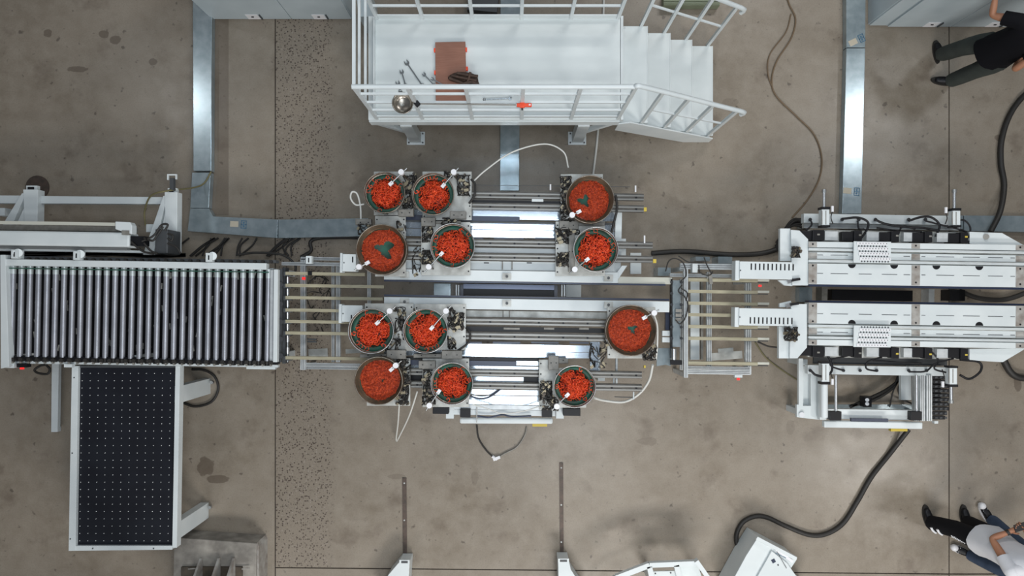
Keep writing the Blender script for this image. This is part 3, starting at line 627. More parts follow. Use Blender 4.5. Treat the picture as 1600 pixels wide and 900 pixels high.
# ================================================================== INSERTION MACHINE (centre)
def rail(parent, x0, x1, yc, wpx, z, name='guide_rail'):
    o = MB().pb(x0, yc - wpx / 2, x1, yc + wpx / 2, z, 0.05).build(name, ST, parent)
    a = MB(); a.pb(x0, yc - wpx * 0.30, x1, yc - wpx * 0.08, z + 0.018, 0.018); a.pb(x0, yc + wpx * 0.22, x1, yc + wpx * 0.44, z + 0.012, 0.012); a.build('running_track', TRK, o)
    b = MB(); x = x0 + 14
    while x < x1 - 4:
        q = W(x, yc + wpx * 0.06 - 0.0157 * (NX - x) * 0 + (x - (x0 + x1) / 2) * 0.0157, z); b.cyl((q.x, q.y, z), (q.x, q.y, z + 0.008), 0.012, n=8); x += 38
    if b.v: stuff(b.build('bolts', BK, o))
    return o
def xslope(x, xc): return (x - xc) * 0.0157
cu = T('insertion_machine', W(800, 370, 0), 'upper half of the central machine with steel guide rails and lit white plates', 'machine')
cl_ = T('insertion_machine', W(790, 560, 0), 'lower half of the central machine with steel guide rails and white front bar', 'machine')
zb = 0.86
# upper half
for x0, x1, y, w_, z in ((600, 1006, 305, 11, .88), (600, 1006, 323, 11, .88), (600, 1020, 380, 11, .86), (600, 1020, 402, 11, .86)): rail(cu, x0, x1, y + 0.0, w_, z)
MB().pb(600, 312.5, 886, 317, .86, .03).build('drag_chain', BK, cu); MB().pb(831, 311, 849, 315, .885, .02).build('chain_clip', WH, cu)
MB().pb(600, 329.5, 960, 338, .82, .02).build('polished_plate', PLT, cu)
MB().pb(600, 337, 811, 345, .85, .04).build('toothed_rack', DB, cu); MB().pb(812, 338.5, 960, 344.5, .81, .02).build('polished_plate', PLT, cu)
MB().pb(600, 345.8, 960, 348.4, .85, .03).build('tie_bar', DG, cu)
MB().pb(600, 349, 960, 358.5, .80, .02).build('perforated_plate', PLT, cu)
ho = MB()
for i in range(44):
    q = W(738 + i * 3.0, 354.5 + xslope(738 + i * 3, 780), .80); ho.cyl((q.x, q.y, .80), (q.x, q.y, .803), 0.006, n=6)
stuff(ho.build('perforations', DG, cu))
MB().pb(600, 359.5, 960, 371, .82, .02).build('polished_plate', PLT, cu)
for x0, x1 in ((737, 755), (772, 818), (836, 872)): MB().pb(x0, 371.3, x1, 374, .83, .02).build('dark_insert', DB, cu)
MB().pb(600, 387, 900, 394.5, .78, .02).build('back_plate', WH, cu)
MB().pb(600, 408.5, 960, 422.0, .80, .04).build('inner_beam', WH, cu); MB().pb(600, 422.8, 966, 439.5, zb + 0.02, .10).build('main_beam', WH, cu, 0.003)
MB().pb(966, 433, 1050, 443.5, .80, .06).build('beam_extension', CR, cu)
MB().pb(600, 440.5, 1040, 443, zb - 0.04, .08).build('edge_strip', DB, cu)
for x in (632, 792, 951):
    p = MB().pb(x - 7, 427 + xslope(x, 800), x + 7, 437 + xslope(x, 800), zb + 0.045, .025).build('clamp', GW, cu); MB().cyl(W(x, 432 + xslope(x, 800), zb + .05), W(x, 432 + xslope(x, 800), zb + .062), 0.016, n=8).build('bolt', DG, p)
for y in (413,): 
    for x in (785, 800): MB().pb(x - 1, 409, x + 1, 421, .815, .02).build('rib', MG, cu)
for x in (760, 827): MB().pb(x - 4, 410, x + 4, 411.6, .803, .01).build('slot', BK, cu)
for x, y in ((1008, 327), (1023, 408)): MB().pb(x - 2.5, y - 3, x + 2.5, y + 3, .86, .04).build('yellow_end_stop', YL, cu)
MB().pprism([(962, 330), (972, 330), (970, 420), (960, 440), (952, 440), (960, 415)], .76, .04).build('end_bracket', WH, cu)
MB().pb(985, 395, 1002, 428, .5, .05, 0).build('lower_beam', WH, cu)
MB().pb(968, 373, 978, 405, .5, .05, 0).build('lower_beam', WH, cu)
MB().pprism([(972, 415), (980, 415), (962, 442), (952, 442)], .83, .03).build('diagonal_bracket', WH, cu)
MB().tube([W(740, 289, .95), W(985, 292, .95)], 0.003, 5).build('trip_wire', DG, cu)
b = MB(); 
for x, y0, y1 in ((860, 297, 288), (993, 290, 300), (1007, 368, 380)): MB().tube([W(x, y0, .95), W(x, y1, .95)], 0.010, 6).build('wire_post', CPX, cu)
for x, y in ((610, 330), (610, 420), (955, 330), (955, 425)): q = W(x, y, .7); MB().box((q.x, q.y, .39), (.09, .09, .78)).build('leg', WH, cu)
clutter(cu, (645, 385, 660, 430), .84, 6, 5)
# lower half
for x0, x1, y, w_, z in ((600, 950, 502.5, 11, .88), (600, 950, 525, 12, .88), (600, 1003, 583, 11, .86), (600, 1003, 603, 11, .86)): rail(cl_, x0, x1, y, w_, z)
MB().pb(600, 467.5, 1046, 484.5, zb + 0.02, .10).build('main_beam', WH, cl_, 0.003)
MB().pb(600, 463.5, 1046, 466.5, zb - 0.03, .08).build('edge_strip', DB, cl_)
MB().pb(600, 485.5, 950, 495.5, .78, .03).build('inner_beam', GW, cl_)
for x in (632, 792, 951):
    p = MB().pb(x - 7, 469 + xslope(x, 800), x + 7, 479 + xslope(x, 800), zb + 0.045, .025).build('clamp', GW, cl_); MB().cyl(W(x, 474 + xslope(x, 800), zb + .05), W(x, 474 + xslope(x, 800), zb + .062), 0.016, n=8).build('bolt', DG, p)
for x in (786, 796): MB().pb(x - 1, 486, x + 1, 496, .80, .02).build('rib', MG, cl_)
MB().pb(600, 510.5, 950, 518, .85, .03).build('drag_chain', BK, cl_)
for x0, x1 in ((787, 812), (850, 866), (905, 920)): MB().pb(x0, 512, x1, 515, .865, .015).build('chain_clip', MG, cl_)
for x0, x1 in ((728, 753), (770, 813), (830, 873), (890, 920)): MB().pb(x0, 534, x1, 537, .83, .02).build('dark_insert', DB, cl_)
MB().pb(600, 537.5, 922, 548, .82, .02).build('polished_plate', PLT, cl_)
MB().pb(600, 548.6, 922, 557.5, .80, .02).build('perforated_plate', PLT, cl_)
ho = MB()
for i in range(50):
    q = W(738 + i * 3.4, 553 + xslope(738 + i * 3.4, 780), .80); ho.cyl((q.x, q.y, .80), (q.x, q.y, .803), 0.004, n=6)
stuff(ho.build('perforations', DG, cl_))
MB().pb(600, 558.3, 842, 562.8, .84, .04).build('tie_bar', BK, cl_)
MB().pb(600, 563.2, 806, 571, .85, .04).build('toothed_rack', DB, cl_); MB().pb(807, 563.5, 842, 571, .81, .02).build('polished_plate', PLT, cl_)
MB().pb(600, 571.5, 842, 576, .82, .02).build('polished_plate', PLT, cl_)
MB().pb(700, 589, 842, 596.5, .78, .02).build('polished_plate', PLT, cl_)
MB().pb(818, 589, 841, 597, .80, .03).build('dark_insert', BK, cl_)
MB().pb(700, 609, 842, 617, .72, .02).build('polished_plate', PLT, cl_)
MB().pb(700, 618.5, 842, 632, .68, .02).build('polished_plate', PLT, cl_)
MB().pb(700, 633, 860, 640, .62, .04).build('lower_beam', AL, cl_); MB().pb(700, 640.6, 868, 649, .62, .05).build('lower_beam', WH, cl_)
MB().pb(718, 653.5, 864, 662.5, .62, .07, -0.004).build('front_bar', WH, cl_, 0.02)
MB().pb(832, 661.5, 855, 666.5, .45, .05, 0).build('yellow_plate', YL, cl_)
for x in (727, 855): b = MB(); b.pb(x - 8, 639, x + 8, 652, .68, .07); b.build('guide_block', BK, cl_)
for x in (703, 875): MB().pb(x - 6, 636, x + 6, 654, .66, .10).build('corner_bracket', WH, cl_)
MB().pb(676, 631, 701, 647, .80, .12).build('motor', BK, cl_, .006); MB().pb(880, 638, 907, 650, .80, .12).build('motor', BK, cl_, .006)
MB().cyl(W(745, 636, .7), W(745, 660, .64), .006, n=6).build('rod', STL, cl_)
for p in ([(735, 619), (750, 623), (765, 620), (782, 608), (790, 598)], [(745, 650), (765, 652), (785, 648), (800, 651), (830, 650)]): hose(p, .80 if p[0][1] < 640 else .66, .010, 'lead', DB, cl_, 6)
hose([(738, 632), (760, 638), (785, 646), (820, 642), (850, 632), (870, 624)], .90, .006, 'air_line', HOSE, cl_, 6)
for x, y in ((610, 480), (610, 600), (945, 480), (720, 642), (858, 642), (940, 590)): q = W(x, y, .6); MB().box((q.x, q.y, .29), (.08, .08, .58)).build('leg', WH, cl_)
MB().pb(935, 555, 938, 583, .80, .05, 0).build('end_bracket', WH, cl_); MB().pb(962, 560, 965, 600, .7, .05, 0).build('end_bracket', WH, cl_)
MB().pb(922, 534, 937, 580, .79, .03, 0).build('end_bracket', PLT, cl_)
MB().pb(1006, 571, 1009, 575, .8, .03).build('yellow_end_stop', YL, cl_)
clutter(cl_, (922, 536, 948, 574), .80, 8, 8)
for x, y0, y1 in ((959, 590, 602), (990, 612, 624)): MB().tube([W(x, y0, .8), W(x, y1, .8)], .009, 6).build('wire_post', WH, cl_)
MB().tube([W(960, 620, .5), W(990, 621, .5)], .005, 5).build('trip_wire', DG, cl_)
for y in (610,): MB().pb(640, 576, 676, 600, .72, .10).build('motor', BK, cl_, .01)
# equipment between the halves
ct = T('cross_trolley', W(790, 455, 0), 'dark blue steel trolley in the gap between the two machine halves', 'trolley')
MB().pb(724, 444.5, 866, 452, .42, .06).build('top_plate', mat('blue_grey_plate', (0.10, 0.12, 0.18), .3, .3), ct); MB().pb(724, 452.5, 866, 462, .38, .06).build('dark_tray', BK, ct)
MB().pb(719, 445, 724, 463, .42, .1).build('end_plate', DB, ct); MB().pb(866, 446, 871, 464, .42, .1).build('end_plate', DB, ct)
for x in (712, 715.5, 877, 881): MB().pb(x, 445, x + 2, 463, .35, .06, 0).build('guide_bar', AL, ct)
for x in (730, 860): q = W(x, 454, 0); MB().box((q.x, q.y, .16), (.06, .1, .32)).build('leg', DG, ct)
tag(MB().pb(678, 443, 704, 464, .12, .118).build('floor_plate', GV), 'pale galvanised plate on the floor left in the central gap', 'plate')
tag(MB().pb(884, 445, 908, 464, .12, .118).build('floor_plate', WH), 'pale white plate on the floor right in the central gap', 'plate')
for x, y in ((745.5, 440.5), (745.5, 464)): pass

# ---- bracket boxes left of the bowls
def arm_box(label, x0, y0, x1, y1, lx, slots, n):
    t = T('slotted_arm', W((x0 + x1) / 2, (y0 + y1) / 2, 0.7), label, 'machine arm', 'white arms and bracket boxes of the machines')
    MB().pb(x0, y0, x1, y1, 1.02, .14).build('housing', WH, t, .004)
    MB().pb(lx, y0 - 2, x0 - .2, y1 + 2, 1.00, .13).build('end_flange', WH, t, .006)
    if slots:
        for i in range(n):
            x = slots[0] + i * slots[1]; MB().pb(x - 1, slots[2] + xslope(x, (x0 + x1) / 2), x + 1, slots[3] + xslope(x, (x0 + x1) / 2), 1.0225, .004).build('slot', BK, t)
    MB().cyl(W((lx + x0) / 2 + 4.5, (y0 + y1) / 2, 1.02), W((lx + x0) / 2 + 4.5, (y0 + y1) / 2, 1.024), .008, n=8).build('bolt', DG, t)
    return t
arm_box('white bracket box with one black slot left of the dark full bowl in upper row', 535, 397, 556, 424, 531, (551, 5, 401, 410), 1)
arm_box('white bracket box left of the lower left bowls', 534, 477, 566, 503, 529, (549, 5, 492, 500), 1)
arm_box('upper white slotted arm reaching left from the right machine', 1156, 409, 1238, 436, 1149, (1174, 6.55, 412, 422), 11)
arm_box('lower white slotted arm reaching left from the right machine', 1155, 482, 1238, 509, 1148, (1172.5, 6.5, 496, 506), 11)

# ================================================================== FEEDER BOWLS
def clip(mb, c, size, rnd, thick, flat=0.6):
    e = Euler((rnd.gauss(0, flat), rnd.gauss(0, flat), rnd.uniform(0, 2 * PI))).to_matrix()
    s_ = size
    pts = [(-.5, .35, 0), (-.5, -.3, 0), (.45, -.35, 0.05), (.5, .3, 0), (.1, .38, .05)]
    p = [c + e @ Vector((x * s_, y * s_, z * s_)) for x, y, z in pts]
    mb.tube(p, thick, 4)
def heap_mesh(name, R, h0, n, size, thick, mat_, seed, hole=None, stray=0, flat=.6):
    rnd = random.Random(seed); mb = MB(); k = 0
    prof = lambda r: h0 * (1 - (r / R) ** 2.2)
    while k < n:
        a = rnd.uniform(0, 2 * PI); r = R * math.sqrt(rnd.random()) * (1 + 0.06 * math.sin(3 * a + seed) + 0.04 * math.sin(7 * a))
        x, y = r * math.cos(a), r * math.sin(a)
        if hole:
            an = math.atan2(y - hole[1], x - hole[0]); rr = hole[2] * (1 + .3 * math.sin(3 * an + seed) + .15 * math.sin(5 * an))
            if math.hypot(x - hole[0], y - hole[1]) < rr: continue
        clip(mb, Vector((x, y, max(0, prof(min(r, R))) + rnd.uniform(0.0, .038 if not hole else .02))), size * rnd.uniform(.8, 1.15), rnd, thick, flat); k += 1
    for i in range(stray):
        a = rnd.uniform(0, 2 * PI); r = R * rnd.uniform(1.10, 1.22); clip(mb, Vector((r * math.cos(a), r * math.sin(a), 0.068 + thick)), size * .7, rnd, thick, .12)
    me = bpy.data.meshes.new(name); me.from_pydata(mb.v, [], mb.f); me.polygons.foreach_set('use_smooth', [True] * len(mb.f)); me.materials.append(mat_); me.update(); return me
clipsA = [heap_mesh('clips_loose_%d' % i, 1.0 * .165, .075, 230, .056, .0042, RED, 11 + i, None, 12, .6) for i in range(3)]
def bowl(label, clabel, cx, cy, rpx, kind, plate, puck, noz, boxes=(), clut=None, rot=0., fl=None, hole=None, green=True, rear=None):
    zp = .98; zr = 1.24; c = W(cx, cy, zr); R = rpx * S(zr)
    t = T('bowl_feeder', (c.x, c.y, .90), label, 'bowl feeder', 'vibratory bowl feeders on the central machine')
    for i, p in enumerate(plate if isinstance(plate[0], tuple) else [plate]):
        MB().pb(p[0], p[1], p[2], p[3], zp - (0.004 * i), .016, 0).build('mounting_plate', GW, t, .003)
    pl = plate[0] if isinstance(plate[0], tuple) else plate; hb = MB()
    for k in range(5):
        for ex in (pl[0] + 3, pl[2] - 3): q = W(ex, pl[1] + 6 + (pl[3] - pl[1] - 12) * k / 4, zp); hb.cyl((q.x, q.y, zp), (q.x, q.y, zp + .002), .009, n=8)
    stuff(hb.build('bolt_holes', BK, t))
    MB().lathe([(0.001, 0), (R * .62, 0), (R * .62, .07), (R * .5, .09), (.001, .09)], (c.x, c.y, zp), 28).build('vibrator_base', DG, t)
    if kind == 'A':
        pr = [(.001, 1.075), (R * .70, 1.07), (R * .88, 1.10), (R * .97, 1.20), (R * .985, zr), (R, zr), (R * 1.0, zr - .03), (R * .93, 1.10), (R * .72, 1.055), (.001, 1.055)]
        bo = MB().lathe([(r, z) for r, z in pr], (c.x, c.y, 0), 44).build('bowl', BS, t)
        MB().lathe([(.001, 1.092), (R * .73, 1.092), (R * .75, 1.135), (R * .925, 1.15), (R * .93, 1.165), (R * .76, 1.15)], (c.x, c.y, 0), 44).build('green_lining', GN, bo)
        MB().lathe([(R * .935, 1.185), (R * .972, 1.19), (R * .972, 1.198), (R * .935, 1.193)], (c.x, c.y, 0), 44).build('spiral_track', BS, bo)
        MB().lathe([(R * .975, zr - .004), (R * .975, zr + .006), (R * 1.01, zr + .006), (R * 1.01, zr - .008)], (c.x, c.y, 0), 44).build('rim', STL if rot > 2 else BS, bo)
        me = clipsA[int(rot * 10) % 3]; o = bpy.data.objects.new('plastic_clips', me); COL.objects.link(o)
        k = R * .71 / .165; o.location = (c.x, c.y, 1.105); o.scale = (k, k, 1); o.rotation_euler = (0, 0, rot)
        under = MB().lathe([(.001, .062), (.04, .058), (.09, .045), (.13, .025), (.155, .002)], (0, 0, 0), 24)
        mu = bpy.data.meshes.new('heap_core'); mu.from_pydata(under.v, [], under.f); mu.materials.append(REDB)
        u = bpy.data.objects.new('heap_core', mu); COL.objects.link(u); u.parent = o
    else:
        pr = [(.001, 1.135), (R * .84, 1.135), (R * .86, 1.165), (R * .895, 1.165), (R * .90, 1.19), (R * .935, 1.19), (R * .94, 1.215), (R * .975, 1.215), (R * .985, zr), (R, zr), (R, 1.12), (R * .84, 1.05), (.001, 1.05)]
        bo = MB().lathe([(r, z) for r, z in pr], (c.x, c.y, 0), 48).build('bowl', BR, t)
        MB().lathe([(.001, 1.138), (R * .83, 1.138), (R * .85, 1.16)], (c.x, c.y, 0), 44).build('green_lining', GN, bo)
        MB().lathe([(R * .975, zr - .004), (R * .975, zr + .006), (R * 1.01, zr + .006), (R * 1.01, zr - .008)], (c.x, c.y, 0), 44).build('rim', BS, bo)
        hp = (hole[0] * R, hole[1] * R, hole[2] * R) if hole else None
        me = heap_mesh('clips_fine', R * .83, .03, 1600, .021, .0029, REDD, int(cx), hp, 0, .35)
        # low bed under the clips, with the bare green spot left open
        b_ = MB(); n = 40; hx, hy, hr = hp
        vi = []; vo = []
        for i in range(n):
            a = 2 * PI * i / n; rr = hr * (1 + .3 * math.sin(3 * a + int(cx)) + .15 * math.sin(5 * a)); vi.append((hx + rr * math.cos(a), hy + rr * math.sin(a), .014)); 
        for j, f_ in enumerate((0, .35, .7, 1.0)):
            for i in range(n):
                a = 2 * PI * i / n; ox, oy = R * .83 * math.cos(a), R * .83 * math.sin(a)
                x = vi[i][0] + (ox - vi[i][0]) * f_; y = vi[i][1] + (oy - vi[i][1]) * f_; b_.v.append(Vector((x, y, .004 + .026 * (1 - (math.hypot(x, y) / (R * .83)) ** 2.2) * (0.3 if f_ == 0 else 1))))
        b_.f = [(j * n + i, j * n + (i + 1) % n, (j + 1) * n + (i + 1) % n, (j + 1) * n + i) for j in range(3) for i in range(n)]
        o = bpy.data.objects.new('plastic_clips', me); COL.objects.link(o); o.location = (c.x, c.y, 1.14)
        mu = bpy.data.meshes.new('heap_core'); mu.from_pydata(b_.v, [], b_.f); mu.materials.append(REDD)
        u = bpy.data.objects.new('heap_core', mu); COL.objects.link(u); u.parent = o
    u['kind'] = 'stuff'
    tag(o, clabel, 'plastic clips', None, 'stuff')
    # level sensor on an arm
    if puck:
        p = W(puck[0], puck[1], 1.36); q = W(noz[0], noz[1], 1.32); d = (q - p); d.z = 0; L = d.length; d.normalize()
        arm = MB().tube([p - d * .07 + Vector((0, 0, -.04)), Vector((q.x, q.y, 1.31))], .007, 6).build('sensor_arm', STL, t)
        MB().cyl((p.x, p.y, 1.325), (p.x, p.y, 1.375), .029, n=18).build('sensor_knob', CPX, arm)
        MB().bar((q.x - d.x * .02, q.y - d.y * .02, 1.30), (q.x + d.x * .03, q.y + d.y * .03, 1.30), .034, .03).build('sensor_head', CPX, arm)
        # post of the arm stands on the plate just outside the bowl
        e = Vector((p.x - c.x, p.y - c.y, 0)); e.normalize(); f_ = Vector((c.x, c.y, 0)) + e * (R + .035)
        if (p - c).length > R: f_ = Vector((p.x, p.y, 0))
        MB().cyl((f_.x, f_.y, zp - .016), (f_.x, f_.y, 1.33), .012, n=8).build('sensor_post', OIL, t)
        MB().box((f_.x, f_.y, 1.32), (.05, .035, .03), .6).build('clamp', MG, t)
    for b0 in boxes: 
        bx_ = MB().pb(*b0[:4], b0[4] if len(b0) > 4 else 1.08, .06, 0).build('outlet_block', MG, t, .004)
        hb = MB()
        for fx in (.25, .75):
            qq = W(b0[0] + (b0[2] - b0[0]) * fx, (b0[1] + b0[3]) / 2, 1.08); hb.cyl((qq.x, qq.y, (b0[4] if len(b0) > 4 else 1.08)), (qq.x, qq.y, (b0[4] if len(b0) > 4 else 1.08) + .004), .007, n=6)
        stuff(hb.build('screws', BK, bx_))
    if clut:
        for i, (rc_, n_) in enumerate(clut): clutter(t, rc_, zp, n_, int(cx + i * 7))
    return t
U = 'round feeder bowl of red clips, '; 
bowl(U + 'top left one with a heaped fill', 'loose red plastic clips heaped in the top left bowl', 600.5, 301, 32, 'A', (584, 268, 646, 336), (627, 269), (611, 286), [(622, 327, 646, 338)], [((630, 275, 645, 325), 12), ((585, 326, 606, 334), 3)], .3)
bowl(U + 'second from left in the top row', 'loose red plastic clips in the second bowl of the top row', 676.5, 303, 33, 'A', [(660, 268, 737, 344)], (709, 269), (693, 289), [(703, 330, 728, 342)], [((715, 274, 733, 305), 14), ((695, 268, 712, 278), 4), ((640, 268, 650, 325), 8)], 1.1)
bowl(U + 'second row at far left, green spot bare', 'fine red plastic clips around a large bare green spot in the left bowl', 596, 390, 39.5, 'B', (586, 337, 634, 432), (561, 417), (573, 411), [(555, 342, 580, 351, 1.02)], [((560, 350, 584, 366), 8), ((620, 346, 634, 360), 3)], .5, hole=(.10, .03, .33))
bowl(U + 'second row, right of the bare green spot bowl', 'bright red plastic clips heaped in the second row bowl left of the lit plates', 707, 384, 35, 'A', (658, 347, 735, 430), (670, 417), (689, 397), [(658, 340, 680, 353), (665, 345, 720, 350, .995)], [((660, 352, 676, 378), 10), ((660, 392, 676, 412), 14), ((690, 341, 712, 350), 5)], 2.2)
bowl(U + 'brown rimmed one at right of the top row', 'fine red plastic clips around a small green spot in the top right bowl', 922, 311.5, 37.5, 'B', [(876, 272, 942, 346)], (894, 336), (904, 331), [(874, 345, 904, 358, 1.04)], [((876, 276, 892, 335), 22), ((878, 338, 900, 346), 5)], .9, hole=(-.22, -.02, .24))
bowl(U + 'green lined one at right of the second row', 'loose red plastic clips heaped in the green lined bowl at right', 931, 390, 35, 'A', [(868, 346, 945, 431)], (898, 421), (917, 406), [(888, 360, 898, 425, 1.01), (875, 347, 945, 353, 1.0)], [((868, 356, 888, 380), 12), ((870, 395, 888, 416), 16), ((884, 360, 905, 366), 4)], 3.1)
bowl(U + 'silver rimmed one at far left of the third row', 'loose red plastic clips filling the silver rimmed left bowl', 579.5, 517, 35.5, 'A', [(570, 474, 646, 548)], (609, 486), (590, 504), [(604, 547, 634, 561), (562, 553, 604, 559, 1.0)], [((618, 480, 634, 530), 12), ((600, 530, 625, 548), 8)], 3.5)
bowl(U + 'third row, touching the left of the central rails', 'loose red plastic clips filling the third row bowl beside the central rails', 664.5, 517, 35, 'A', [(648, 475, 728, 547)], (697, 486), (675, 512), [(690, 548, 722, 561), (646, 553, 690, 559, 1.0)], [((708, 490, 724, 515), 16), ((700, 480, 712, 545), 12)], 4.4)
bowl(U + 'fourth row at far left, nearly full', 'fine red plastic clips with a tiny green spot in the lower left bowl', 591.5, 595, 37.5, 'B', [(573, 560, 641, 634)], (618.5, 571), (612, 577), [], [((620, 562, 641, 600), 22), ((620, 600, 638, 632), 16)], .2, hole=(.12, .0, .09))
bowl(U + 'fourth row, right of the white V-shaped hose', 'bright red plastic clips heaped in the lower middle bowl', 706, 599.5, 33, 'A', [(660, 560, 733, 636)], (671, 633.5), (685, 613), [(654, 564, 680, 576)], [((662, 578, 676, 620), 14), ((660, 620, 680, 632), 10)], 2.6)
bowl(U + 'brown rimmed one at right of the third row', 'fine red plastic clips with an irregular green spot in the right bowl', 986, 516.5, 40, 'B', [(949, 480, 1024, 560)], (1022, 489), (1008, 496), [], [((1005, 540, 1026, 562), 12), ((945, 530, 955, 545), 3)], .7, hole=(.10, .05, .17))
bowl(U + 'fourth row, at the right above the white front bar', 'loose red plastic clips heaped in the lower right bowl', 898, 604, 33, 'A', [(842, 562, 873, 640), (873, 575, 916, 637)], (870, 635), (886, 618), [(857, 556, 873, 578), (860, 560, 888, 568, 1.0)], [((844, 596, 862, 625), 18), ((848, 622, 872, 640), 10)], 5.6)

# air hoses
tag(hose([(740, 283, .98), (760, 265, 1.0), (800, 238, 1.02), (850, 225, 1.0), (880, 237, 1.0), (888, 262, 1.0)], 1.0, .0085, 'air_hose', HOSE), 'long white air hose arching from the top left bowls to the top right bowl', 'hose')
tag(hose([(564, 345, 1.0), (563, 322, 1.0), (558, 303, 1.0), (550, 300, 1.0), (548, 310, 1.0), (556, 320, 1.0), (569, 319, 1.0)], 1, .010, 'air_hose', HOSE), 'short white air hose curled left of the top left bowl', 'hose')
tag(hose([(624, 628, .9), (622, 660, .55), (619, 689, .1), (626, 678, .3), (640, 648, .7), (652, 612, .95)], 1, .0095, 'air_hose', HOSE, k=6), 'white V-shaped air hose hanging below the lower left bowls', 'hose')
tag(hose([(1020, 570, .95), (1014, 595, .8), (998, 616, .7), (975, 628, .7), (945, 626, .8), (929, 622, .95)], 1, .014, 'air_hose', HOSE), 'thick white air hose curving around the lower right bowl', 'hose')
tag(hose([(1022, 492, 1.2), (1027, 510, 1.1), (1027, 540, 1.05), (1025, 562, 1.0)], 1, .010, 'air_hose', HOSE), 'white air hose hugging the right side of the third row right bowl', 'hose')
tag(hose([(745, 664), (748, 685), (760, 704), (773, 716)], .02, .010, 'cable'), 'thin black cable on the floor below the front bar, left branch', 'cable')
o = tag(hose([(823, 667), (820, 680), (808, 698), (790, 708), (778, 715)], .02, .009, 'cable', MG), 'thin grey brown cable on the floor below the front bar, right branch', 'cable')
b = MB(); b.cyl(W(769, 713, .02), W(777, 718, .02), .02, n=8); b.box(W(776, 716, .025), (.09, .035, .03), .4)
tag(b.build('cable_plug', CPX), 'small white plug joining the two floor cables below the front bar', 'plug')
tag(hose([(736, 280, 1.02), (742, 288, 1.03), (741, 305, 1.02), (733, 318, 1.0)], 1, .013, 'cable'), 'black cable curling at the right edge of the second top bowl', 'cable')
tag(hose([(962, 305, 1.0), (964, 325, 1.0), (960, 345, .97), (954, 368, .93)], 1, .014, 'cable'), 'black cable hanging at the right of the top right bowl', 'cable')
tag(hose([(728, 512, .99), (734, 520, 1.02), (732, 535, 1.0), (715, 548, 1.0)], 1, .012, 'cable'), 'black cable looping right of the third row bowl beside the rails', 'cable')

